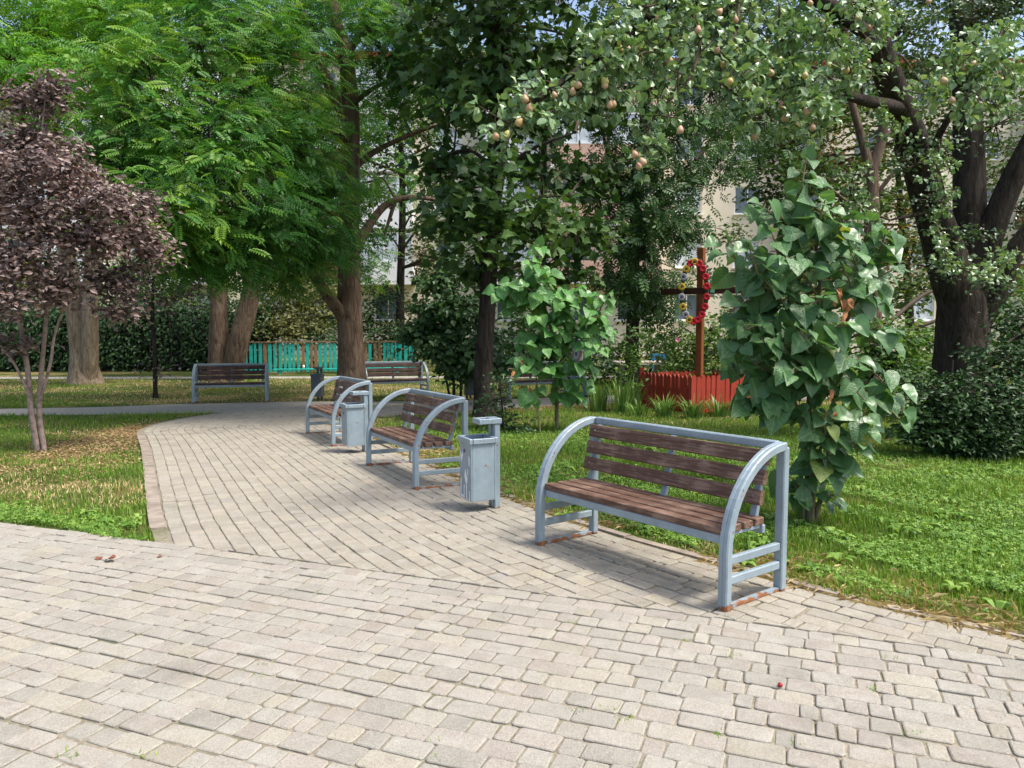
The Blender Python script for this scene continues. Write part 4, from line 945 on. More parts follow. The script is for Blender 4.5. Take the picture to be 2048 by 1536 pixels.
# purple plum on the left lawn
b0 = gpt(-6.14, 9.9); YP = 9.9
tree('purple_plum_tree', 'purple leaved plum tree with thin forked stems on left lawn', M['bark_plum'], [
    ([b0 + np.array([-.03, 0, 0])] + px((62, 820, YP), (55, 740, YP), (40, 650, YP), (20, 560, YP), (0, 450, YP)), .042, .02),
    ([b0 + np.array([.04, .03, 0])] + px((78, 820, YP + .05), (83, 740, YP + .05), (92, 640, YP + .05), (95, 540, YP), (110, 400, YP)), .038, .018),
    (px((63, 800, YP), (30, 730, YP - .1), (0, 690, YP - .2)), .022, .012), (px((80, 800, YP), (100, 730, YP - .1), (112, 660, YP - .1), (150, 560, YP - .2)), .024, .012),
    (px((95, 560, YP), (160, 480, YP), (230, 420, YP)), .02, .008), (px((92, 620, YP), (170, 580, YP + .2), (260, 540, YP + .3)), .018, .008), (px((100, 480, YP), (80, 330, YP), (90, 200, YP)), .02, .008)],
    [(60, 290, 9.9, 79, 43), (130, 330, 9.8, 65, 33), (215, 400, 10, 65, 40), (90, 420, 9.5, 90, 50), (180, 480, 9.6, 68, 40), (30, 520, 9.3, 79, 40), (85, 205, 10, 44, 20), (110, 165, 10, 25, 7), (30, 190, 10, 37, 12), (255, 470, 10.2, 58, 30), (10, 380, 9.8, 90, 43), (130, 570, 9.6, 53, 22), (-80, 350, 9.8, 127, 56), (-90, 520, 9.8, 116, 50), (15, 600, 9.2, 58, 22), (295, 410, 10.3, 37, 12), (20, 690, 9.7, 31, 7), (290, 510, 10.4, 38, 15), (225, 560, 10.2, 53, 22), (180, 400, 9.4, 53, 22), (60, 330, 9.2, 47, 20), (240, 620, 10.3, 31, 10)],
    'oval', M['plum'], .085, 22, .125, 16, up=.35, tint=(.42, .24))
# sapling, shrubs, hedge
b0 = gpt(-8.75, 18.8)
tree('dark_sapling', 'thin dark sapling on the lawn left of the forward facing bench', M['bark_dark'], [([b0] + px((309, 700, 18.8), (305, 620, 18.8), (308, 540, 18.8)), .055, .03)],
    [(300, 560, 18.8, 60, 22), (360, 590, 18.8, 50, 16), (250, 600, 18.8, 45, 14), (330, 500, 18.8, 60, 18), (315, 740, 18.8, 14, 2), (400, 560, 19, 40, 12)], 'oval', M['plum'], .13, 14, .2, 17, 'sapling', tint=(.2, .15))
b0 = gpt(-1.38, 18.3)
tree('dark_shrub', 'dense dark green broadleaf shrub right of the second shaded bench', M['bark_dark'], [([b0] + px((905, 700, 18.2), (895, 600, 18)), .04, .02), ([b0 + np.array([.15, 0, 0])] + px((925, 700, 18.1), (940, 620, 17.9)), .035, .02), ([b0 + np.array([-.1, .1, 0])] + px((880, 700, 18.1), (860, 620, 17.9)), .03, .015)],
    [(885, 560, 17.8, 40, 26), (870, 630, 17.6, 55, 40), (930, 620, 17.6, 50, 36), (890, 690, 17.5, 60, 44), (960, 690, 17.5, 50, 34), (920, 740, 17.5, 50, 30), (840, 660, 17.8, 35, 20), (990, 720, 16, 40, 20), (905, 510, 18, 25, 10)], 'round', M['shrub'], .15, 16, .15, 18, 'shrub', up=.4, droop=.7)
b0 = gpt(5.5, 9.6)
tree('dark_shrub', 'dark low shrub in front of the pear trunk at right edge', M['bark_dark'], [([b0] + px((1900, 800, 9.6), (1905, 720, 9.6)), .03, .015), ([b0 + np.array([.3, .1, 0])] + px((1990, 790, 9.7), (2010, 690, 9.7)), .03, .015), ([b0 + np.array([-.1, .1, 0])] + px((1860, 820, 9.6), (1840, 760, 9.6)), .02, .01)],
    [(1900, 810, 9.4, 75, 60), (1990, 800, 9.4, 85, 60), (1870, 860, 9.3, 55, 40), (1960, 860, 9.3, 80, 55), (2050, 860, 9.4, 70, 40), (2030, 720, 9.7, 70, 45), (1930, 890, 9.3, 50, 30), (2060, 640, 10, 60, 30), (1830, 770, 9.8, 40, 18), (1830, 850, 9.6, 30, 16)], 'oval', M['hedge'], .085, 22, .12, 19, 'shrub', up=.5)
b0 = gpt(6.4, 14.5)
tree('green_bush', 'mid green bush between the catalpa and the pear trunk', M['bark_dark'], [([b0] + px((1760, 720, 14.5), (1770, 650, 14.5)), .03, .015)],
    [(1790, 680, 14.5, 60, 40), (1830, 740, 14, 55, 36), (1740, 720, 14.6, 55, 34), (1850, 680, 15, 50, 28), (1780, 780, 14, 55, 30), (1990, 600, 16, 90, 40), (2040, 680, 15, 60, 26)], 'oval', M['far'], .13, 18, .2, 20, 'shrub')
b0 = gpt(4.3, 17.8)
tree('rose_bush', 'leafy rose bush with a pink flower behind the red fence', M['bark_dark'], [([b0] + px((1390, 720, 17.8), (1400, 660, 17.8)), .025, .012)],
    [(1390, 690, 17, 45, 34), (1450, 690, 17.2, 50, 34), (1340, 720, 17.4, 35, 20), (1440, 750, 16.8, 50, 30), (1370, 745, 17, 45, 26), (1500, 720, 17, 45, 24), (1420, 660, 17.2, 35, 18), (1345, 670, 17.6, 24, 10)], 'oval', M['far'], .10, 16, .16, 22, 'shrub')
b0 = gpt(2.35, 15.6)
tree('leafy_vine', 'narrow leafy vine left of the red picket fence', M['bark_dark'], [([b0] + px((1258, 740, 15.6), (1256, 680, 15.6), (1262, 640, 15.6)), .012, .006)],
    [(1258, 680, 15.6, 24, 12, 1.4), (1256, 730, 15.6, 24, 12, 1.2), (1258, 770, 15.5, 18, 7), (1240, 700, 15.6, 20, 7)], 'oval', M['far'], .10, 12, .10, 23, 'vine')
b0 = gpt(-.15, 12.2)
tree('low_shrub', 'low dark leafy shrub in lawn right of the maple foot', M['bark_dark'], [([b0] + px((1005, 820, 12.2), (1000, 780, 12.2)), .015, .008)],
    [(1010, 845, 12.1, 38, 16), (985, 800, 12.6, 28, 9), (1035, 870, 11.8, 30, 10), (1000, 770, 12.9, 24, 8)], 'oval', M['shrub'], .085, 14, .11, 24, 'shrub')
def bush(name, label, pos, lobes, m, size, n, seed, tpl='oval'):
    b0 = gpt(*pos); c = lobes[0]
    return tree(name, label, M['bark_dark'], [([b0, b0 * .5 + at(*c[:3]) * .5, at(*c[:3])], .05, .02)], lobes, tpl, m, size, n, .28, seed, 'bush')
bush('olive_bush', 'grey green olive like bush behind the turquoise fence', (-7.4, 29.5), [(550, 620, 29.5, 60, 50), (590, 580, 29.5, 55, 40), (520, 660, 29.2, 45, 30), (620, 650, 29.2, 50, 36), (640, 600, 29.5, 45, 30), (580, 670, 29, 50, 30)], M['far_olive'], .17, 16, 41)
bush('green_bush', 'bright green bush behind the fence left of locust trunk', (-6.2, 31), [(610, 620, 31, 60, 45), (650, 640, 31, 55, 36), (560, 560, 31.5, 60, 36), (640, 560, 31.5, 60, 30)], M['far'], .2, 14, 42)
bush('dark_bush', 'dark bush behind the fence right of locust trunk', (-5, 29.5), [(740, 640, 29.5, 45, 40), (780, 680, 29, 45, 36), (760, 590, 29.8, 40, 26), (820, 700, 29, 35, 26), (640, 680, 28.6, 22, 12), (735, 700, 28.8, 40, 24)], M['hedge'], .17, 16, 43)
bush('climbing_bush', 'yellow green leafy bush beside the white loggia', (-3.6, 33), [(840, 510, 33, 45, 30), (870, 560, 33, 40, 26), (820, 620, 33, 40, 18), (860, 640, 33, 50, 26)], M['far_olive'], .2, 14, 44)
bush('dark_bush', 'dark bush behind the young catalpa and bench', (1.8, 24), [(1050, 640, 24, 45, 34), (1100, 700, 23.5, 55, 40), (1180, 680, 24, 50, 34), (1230, 730, 23, 45, 30), (1010, 690, 24, 50, 30), (1150, 740, 23, 50, 30)], M['hedge'], .17, 16, 45)
bush('dark_bush', 'tall dark bush beyond the cross, under the beige building', (6.2, 27), [(1340, 720, 27, 50, 34), (1300, 690, 27, 50, 34), (1480, 640, 28, 50, 26), (1520, 700, 27, 60, 34), (1560, 560, 29, 60, 26), (1640, 620, 28, 70, 36), (1700, 540, 29, 70, 30)], M['far'], .2, 15, 46)
bush('background_bush', 'shaded bush mass under the pale building at left', (-13, 31), [(300, 600, 31, 70, 40), (380, 620, 31, 60, 36), (240, 560, 31, 70, 36), (420, 560, 32, 60, 28), (340, 530, 32, 70, 30), (80, 560, 32, 90, 40), (170, 500, 33, 80, 34)], M['far'], .2, 15, 47)
b0 = gpt(-4.6, 32)
tree('background_tree', 'shaded green tree before the building right of locust trunk', M['bark_dark'], [([b0] + px((800, 600, 32), (805, 400, 32), (800, 250, 32)), .2, .1)],
    [(760, 260, 30, 55, 26), (850, 270, 30, 50, 24), (800, 180, 30, 60, 28), (745, 390, 30, 45, 20), (870, 370, 29, 45, 20), (850, 450, 29, 45, 20), (900, 200, 30, 50, 22), (740, 470, 30, 35, 14), (700, 300, 30, 50, 22), (880, 480, 28, 40, 16), (770, 330, 31, 35, 10), (1040, 540, 28, 50, 20), (900, 110, 31, 60, 26), (640, 180, 31, 70, 28), (520, 330, 31, 80, 34), (1060, 360, 30, 45, 16), (960, 300, 30, 35, 8), (1130, 330, 30, 45, 18), (1180, 400, 29, 45, 18), (1420, 560, 33, 40, 10), (1480, 470, 33, 40, 10), (1060, 250, 30, 60, 20), (1150, 150, 30, 70, 26), (1000, 130, 30, 70, 26)], 'oval', M['ash_oval'], .22, 17, .35, 51)
b0 = gpt(9.4, 26)
tree('background_tree', 'shaded green tree between the cross and the pear trunk', M['bark_dark'], [([b0] + px((1585, 600, 26), (1580, 450, 26), (1570, 300, 26)), .2, .1)],
    [(1545, 390, 25, 50, 24), (1620, 350, 25, 60, 28), (1690, 420, 25, 45, 20), (1560, 300, 25, 60, 26), (1640, 480, 25, 45, 18), (1500, 340, 25, 45, 20), (1720, 330, 26, 50, 20), (1470, 260, 24, 70, 30), (1700, 240, 26, 60, 22), (1830, 400, 26, 60, 22), (1860, 520, 25, 50, 18), (1960, 480, 25, 60, 20), (1780, 600, 24, 50, 20), (1990, 350, 26, 70, 24), (1600, 230, 26, 60, 24), (1820, 150, 24, 75, 34), (1930, 180, 24, 75, 34), (2030, 150, 24, 80, 34), (1870, 40, 23, 75, 26), (1990, 20, 23, 80, 30), (1760, 120, 25, 60, 24), (2050, 300, 24, 70, 26), (1900, 300, 24, 60, 26), (1820, 260, 24, 55, 22), (1700, 30, 24, 80, 30), (1800, 480, 23, 55, 26), (1840, 580, 22, 50, 24), (1760, 400, 23, 45, 20), (1690, 520, 24, 45, 20), (2000, 560, 22, 70, 30), (1580, 90, 23, 80, 30), (1440, 110, 23, 80, 30), (1540, 190, 23, 70, 28)], 'oval', M['ash_oval'], .2, 16, .32, 52)
# clipped hedge
hd = thing('hedge', 'dark clipped hedge along the far left edge of lawn', 'hedge', (-14, 28.6, float(gz(28.6)))); rng = np.random.default_rng(5); n = 17000
P = np.c_[rng.uniform(-11, 5.0, n), -rng.random(n) ** 2.5 * .9 - .0 + .45, rng.random(n) ** .8 * 2.55 + .03]; P[:, 1] += .15 * np.sin(P[:, 0] * 1.7) + .2 * np.sin(P[:, 0] * .6); P[:, 2] *= 1 + .05 * np.sin(P[:, 0] * 2.3)
V, F = leaves(P, np.c_[rng.normal(0, .6, n), -rng.random(n), -rng.random(n)], rng.normal(0, .5, (n, 3)) + np.array([.1, -.8, .6]), rng.uniform(.12, .2, n), TP['oval'])
o = obj('foliage', npmesh('foliage', V, F, M['hedge'], np.repeat(np.clip(rng.normal(.4, .25, n), 0, 1), 7)), hd); o['kind'] = 'stuff'
hs = NT()
for x in np.arange(-10.8, 5, .4): hs.tube(spline([(x, .1, -.02), (x + .1, .15, 1), (x, .2, 2.2)], 3), np.linspace(.03, .01, 7), 5)
hs.build('stems', M['twig'], hd)
core = MB().box((-3, .55, 1.1), (16, .2, 2.2)).build('shade_core', M['dark'], hd)  # solid dark box standing in for the shade between the hedge leaves

# ---------------------------------------------------------------- turquoise picket fence with plank bench in front
FA, FB = np.array([-9.9, 27.1]), np.array([-3.6, 28.4]); dF = norm(FB - FA); LF = np.linalg.norm(FB - FA)
fn = thing('picket_fence', 'weathered turquoise and bare wood picket fence at the back of lawn', 'fence', (FA[0], FA[1], float(gz(27))), math.atan2(dF[1], dF[0]))
rr = random.Random(3); x = 0.0
while x < LF:
    w = rr.uniform(.085, .13); h = rr.uniform(.98, 1.06); bare = rr.random() < .27
    hb = MB().box((0, 0, h / 2 + .05), (w, .022, h), None, .003); o = hb.build('picket', M['bare_picket'] if bare else M['teal'], fn); o.location = (x + w / 2, .0, 0); o.rotation_euler = (0, rr.uniform(-.012, .012), 0)
    x += w + rr.uniform(.02, .08)
for z in (.28, .85): MB().box((LF / 2, .035, z), (LF, .04, .07)).build('rail', M['bare_picket'], fn)
MB().box((LF / 2, .0, 1.125), (LF, .09, .035)).build('cap_rail', M['bare_picket'], fn)
for k in range(5): MB().box((LF * k / 4, .09, .58), (.08, .08, 1.2)).build('post', M['bare_picket'], fn)
pb = thing('plank_bench', 'long low turquoise plank bench in front of the picket fence', 'bench', (-8.3, 27.0, float(gz(27))), math.atan2(dF[1], dF[0]))
MB().box((2.2, 0, .17), (4.6, .22, .05), None, .005).build('seat', M['teal'], pb)
for k in range(4): MB().box((.15 + k * 1.36, 0, .072), (.09, .18, .145)).build('leg', M['teal'], pb)
cup = MB().lathe([(0, 0), (.03, 0), (.04, .12), (.036, .12), (.028, .01)], 12).build('paper_cup', M['white'], None, True); cup.location = Vector((-8.3, 27.0, float(gz(27)) + .195)) + Vector((.95 * dF[0], .95 * dF[1], 0)); tag(cup, 'small white paper cup on the turquoise plank bench', 'cup')

# ---------------------------------------------------------------- wooden cross, red fence, wreath
CC = np.array([3.86, 15.85]); zc = float(gz(CC[1]))
cr = thing('wooden_cross', 'tall varnished wooden cross standing inside the red picket fence', 'cross', (CC[0], CC[1], zc), math.atan2(-.62, .78))
MB().box((0, 0, 1.63), (.135, .12, 3.36), None, .008).build('post', M['cross_wood'], cr)
MB().box((0, -.012, 2.44), (1.75, .10, .13), None, .008).build('crossbar', M['cross_dark'], cr)
def fence_side(root, a, b, nposts=True):
    a, b = Vector(a), Vector(b); L = (b - a).length; d = (b - a).normalized(); ang = math.atan2(d.y, d.x); k = 0; x = .0
    while x < L - .05:
        w = .105; h = .72 + rr.uniform(-.02, .02)
        P = [(-w / 2, 0), (w / 2, 0), (w / 2, h - .05), (w * .36, h - .018), (w * .15, h), (-w * .15, h), (-w * .36, h - .018), (-w / 2, h - .05)]; n = len(P)
        V = [(p[0], -.011, p[1] + .03) for p in P] + [(p[0], .011, p[1] + .03) for p in P]
        F = [tuple(range(n)), tuple(range(n, 2 * n))[::-1]] + [(i, n + i, n + (i + 1) % n, (i + 1) % n) for i in range(n)]
        o = obj('picket', pdmesh('picket', V, F, M['red_wood']), root); p = a + d * (x + w / 2); o.location = p; o.rotation_euler = (0, rr.uniform(-.02, .02), ang); x += w + .018
    for z in (.17, .5):
        o = MB().box((0, .031, z), (L, .035, .06)).build('rail', M['red_wood'], root); o.location = (a + b) / 2; o.rotation_euler = (0, 0, ang)
fc = thing('red_picket_fence', 'dark red round topped picket fence enclosing the cross', 'fence', (3.45, 14.75, float(gz(14.75))))
k0 = Vector((0, 0, 0)); kA = Vector((-.72, 1.4, -.03)); kD = Vector((1.42, .73, -.02)); kE = kA + kD
fence_side(fc, kA, k0); fence_side(fc, k0, kD); fence_side(fc, kD, kE); fence_side(fc, kE, kA)
for k, hh in ((k0, .74), (kA, .86), (kD, .74), (kE, .74)):
    o = MB().box((0, 0, hh / 2), (.08, .08, hh), None, .006).build('corner_post', M['red_wood'], fc); o.location = k + Vector((.0, .055, 0))
wr = thing('flower_wreath', 'long oval wreath of red yellow and grey artificial flowers on the cross', 'wreath', (CC[0] - .10, CC[1] - .13, zc + 2.42), math.atan2(-.25, .95))
ring = []
for k in range(33): a = 2 * math.pi * k / 32; ring.append((.25 * math.cos(a) - .06, -.03, .60 * math.sin(a)))
MB().tube(ring, .045, 7, False).build('wreath_ring', M['wreath'], wr)
pet = {}
for nm in ('red_petal', 'yellow_petal', 'grey_petal'):
    mb = MB()
    for k in range(8):
        a = k * math.pi / 4; c_, s_ = math.cos(a), math.sin(a); q = [(.012, 0, -.02), (.045, 0, -.035), (.065, 0, -.028), (.065, 0, -.01), (.04, 0, -.012)]
        Vv = []
        for r_, w_ in ((.012, .012), (.042, .024), (.066, .016)):
            for sg in (-1, 1): Vv.append((r_ * c_ - sg * w_ * s_, -.02 - .02 * math.sin(r_ * 40), r_ * s_ + sg * w_ * c_))
        mb.add(Vv, [(0, 1, 3, 2), (2, 3, 5, 4)])
    pet[nm] = mb.mesh('flower', M[nm])
core_m = MB().lathe([(0, .03), (.02, .025), (.026, .0)], 10).mesh('flower_core', M['flower_core'], True)
seq = ['yellow_petal', 'red_petal', 'yellow_petal', 'grey_petal', 'yellow_petal', 'grey_petal', 'yellow_petal', 'grey_petal', 'yellow_petal', 'red_petal', 'red_petal', 'red_petal', 'red_petal', 'red_petal', 'red_petal', 'red_petal', 'red_petal', 'red_petal']
for k, nm in enumerate(seq):
    a = math.pi * .5 + 2 * math.pi * k / len(seq); o = obj('flower', pet[nm], wr); o.location = (.25 * math.cos(a) - .06, -.06, .60 * math.sin(a)); o.scale = (1.15,) * 3
    if nm != 'red_petal': c_ = obj('flower_core', core_m, o, (0, -.02, 0)); c_.rotation_euler = (math.pi / 2, 0, 0)
rb = MB()
for k in range(12):
    a0, a1 = math.radians(-10 + k * 8), math.radians(-4 + k * 8)
    for a_, b_ in ((a0, a1),): rb.add([(.30 * math.cos(a_) - .05, -.02, .64 * math.sin(a_)), (.39 * math.cos(a_) - .05, -.04, .68 * math.sin(a_)), (.39 * math.cos(b_) - .05, -.05, .68 * math.sin(b_)), (.30 * math.cos(b_) - .05, -.01, .64 * math.sin(b_))], [(0, 1, 2, 3)])
rb.build('ribbon', M['ribbon'], wr)
# concrete table and blue chair
tb = thing('concrete_table', 'pale concrete table behind the red fence', 'table', (3.75, 21.6, float(gz(21))), .1)
MB().box((0, 0, .72), (1.7, .85, .08), None, .01).build('table_top', M['concrete'], tb)
for x in (-.5, .5): MB().box((x, 0, .34), (.34, .6, .68), None, .01).build('support', M['concrete'], tb)
ch = thing('blue_chair', 'blue plastic chair behind the concrete table', 'chair', (4.35, 22.4, float(gz(21))), .2)
MB().box((0, 0, .43), (.42, .42, .03), None, .006).build('seat', M['blue'], ch)
MB().box((0, .2, .70), (.42, .03, .46), None, .006).build('backrest', M['blue'], ch)
for sx in (-1, 1):
    for sy in (-1, 1): MB().box((sx * .18, sy * .18, .21), (.035, .035, .42)).build('leg', M['blue'], ch)

# ---------------------------------------------------------------- walking person behind the young catalpa
def skin_mesh(name, verts, edges, radii, m, parent, root=0, sub=2):
    me = bpy.data.meshes.new(name); me.from_pydata(verts, edges, []); me.materials.append(m); o = obj(name, me, parent)
    sk = o.modifiers.new('skin', 'SKIN'); 
    for i, r_ in enumerate(radii):
        v = me.skin_vertices[0].data[i]; v.radius = r_ if isinstance(r_, tuple) else (r_, r_); v.use_root = (i == root)
    sk.use_smooth_shade = True; ss = o.modifiers.new('sub', 'SUBSURF'); ss.levels = sub; ss.render_levels = sub; return o
pe = thing('person', 'walking person in pale flared jeans and floral top behind young catalpa', 'person', (1.62, 18.75, float(gz(19)) + .022), 0)
# local: walking towards -x, so x is the stride direction
bv = [(0, 0, .93), (0, 0, 1.08), (0, 0, 1.22), (0, 0, 1.36), (-.01, 0, 1.45), (-.02, 0, 1.52), (-.03, 0, 1.60), (-.03, 0, 1.66),
      (-.02, -.09, .90), (-.12, -.09, .49), (-.19, -.09, .09), (-.29, -.09, .035), (.02, .09, .90), (.10, .09, .50), (.27, .09, .11), (.18, .09, .035),
      (0, -.17, 1.37), (.06, -.21, 1.12), (-.03, -.21, .90), (0, .17, 1.37), (-.08, .21, 1.12), (-.20, .20, .93)]
be = [(0, 1), (1, 2), (2, 3), (3, 4), (4, 5), (5, 6), (6, 7), (0, 8), (8, 9), (9, 10), (10, 11), (0, 12), (12, 13), (13, 14), (14, 15), (3, 16), (16, 17), (17, 18), (3, 19), (19, 20), (20, 21)]
br_ = [(.10, .14), (.09, .12), (.10, .14), (.09, .14), .05, .075, .085, .06, .08, .055, .04, .03, .08, .055, .04, .03, .05, .04, .03, .05, .04, .03]
skin_mesh('body', bv, be, br_, M['skin'], pe)
for y, zz, p1 in ((-.09, 0, [(-.02, -.09, .94), (-.12, -.09, .50), (-.175, -.09, .12), (-.18, -.09, .06)]), (.09, 0, [(.02, .09, .94), (.10, .09, .50), (.24, .09, .15), (.26, .09, .08)])):
    P = spline(p1, 5); Vt, Ft = tube_np(P, np.interp(np.linspace(0, 1, len(P)), [0, .45, .75, 1], [.105, .08, .10, .115]), 14); obj('trouser_leg', pdmesh('trouser_leg', Vt, Ft, M['jeans'], True), pe)
MB().lathe([(.13, .84), (.145, .95), (.135, 1.06), (.14, 1.2), (.15, 1.32), (.13, 1.40), (.07, 1.455)], 16).build('shirt', M['shirt'], pe, True).scale = (.82, 1.25, 1)
for p1 in ([(0, -.15, 1.38), (.03, -.20, 1.26), (.055, -.215, 1.15)], [(0, .15, 1.38), (-.04, .20, 1.26), (-.075, .215, 1.15)]):
    P = spline(p1, 4); Vt, Ft = tube_np(P, np.linspace(.075, .06, len(P)), 12); obj('sleeve', pdmesh('sleeve', Vt, Ft, M['shirt'], True), pe)
h = MB().lathe([(.001, .125), (.07, .11), (.105, .05), (.112, -.02), (.105, -.10), (.09, -.17), (.05, -.175)], 14).build('hair', M['hair'], pe, True); h.location = (.005, 0, 1.615)
for q in ((-.03, -.03), (-.03, .03)):
    pass
for x, y, z, ry in ((-.24, -.09, .035, 0), (.215, .09, .042, .25)):
    s_ = MB().add([(-.13, -.035, -.03), (-.13, .035, -.03), (.10, .04, -.03), (.10, -.04, -.03), (-.11, -.03, .0), (-.11, .03, .0), (.09, .035, .055), (.09, -.035, .055), (-.0, -.035, .04), (-.0, .035, .04)], [(0, 1, 2, 3), (0, 4, 5, 1), (4, 8, 9, 5), (8, 7, 6, 9), (3, 2, 6, 7), (0, 3, 7, 8), (0, 8, 4), (1, 5, 9), (1, 9, 6, 2)]).build('shoe', M['shoe'], pe); s_.location = (x, y, z); s_.rotation_euler = (0, ry, 0)

# ---------------------------------------------------------------- clump plants by the fence
def clump(name, label, x, y, n, h, seed, m='iris', wide=.022, arch=.5):
    rng = np.random.default_rng(seed); r = thing(name, label, 'plant', (x, y, float(gz(y))), 0, 'strap leaved plants by the red fence'); V, F, T = [], [], []
    for i in range(n):
        a = rng.random() * 6.28; o_ = np.array([math.cos(a), math.sin(a), 0]); L = h * rng.uniform(.6, 1.15); b = o_ * rng.random() * .20; w = wide * rng.uniform(.7, 1.2); sd = np.array([-o_[1], o_[0], 0]); k0_ = len(V)
        lean = rng.uniform(.15, .55) * arch * 2
        for t in np.linspace(0, 1, 6):
            p = b + o_ * L * (lean * t * t * .9 + .08 * t) + np.array([0, 0, L * (t - lean * .62 * t ** 2.4)]); ww = w * (1 - t ** 3) * .5 + .001
            V += [p - sd * ww, p + sd * ww]; T += [min(1, max(0, .3 + .4 * t + rng.normal(0, .1)))] * 2
        F += [(k0_ + 2 * j, k0_ + 2 * j + 1, k0_ + 2 * j + 3, k0_ + 2 * j + 2) for j in range(5)]
    obj('leaves', npmesh('leaves', np.array(V), np.array(F), M[m], np.array(T)), r)['kind'] = 'stuff'
for i, (x, y, n, h, lab) in enumerate([(2.15, 15.1, 26, .75, 'upright iris clump left of the red fence beside the vine'), (1.75, 15.4, 18, .62, 'iris clump with leaning leaves nearest the walking person'), (2.45, 15.6, 20, .7, 'iris clump tucked against the fence tall corner post'), (2.85, 14.3, 42, .62, 'wide grassy clump before the left face of the fence'), (3.35, 14.15, 40, .6, 'grassy clump in front of the fence corner'),
                               (3.9, 14.4, 36, .58, 'grassy clump before the right face of red fence'), (4.4, 14.6, 34, .55, 'grassy clump at the right end of red fence'), (4.95, 14.9, 30, .5, 'small grassy clump beneath the catalpa leaves, beyond fence end'), (2.4, 14.5, 22, .45, 'short arching clump at the left foot of fence')]):
    clump('strap_leaf_plant', lab, x, y, int(n * 2.0), h * (1.15 if i < 3 else .82), 60 + i, 'iris', .034 if i < 3 else .024, .35 if i < 3 else .65)
pf = MB()
for k in range(7): a = k * .9; pf.add([(0, 0, 0), (.05 * math.cos(a), -.02, .05 * math.sin(a)), (.06 * math.cos(a + .5), -.01, .06 * math.sin(a + .5)), (.05 * math.cos(a + .9), -.02, .05 * math.sin(a + .9))], [(0, 1, 2, 3)])
o = pf.build('rose_flower', M['pink_petal']); o.location = at(1355, 679, 16.6); tag(o, 'single pink rose bloom left of the cross', 'flower')

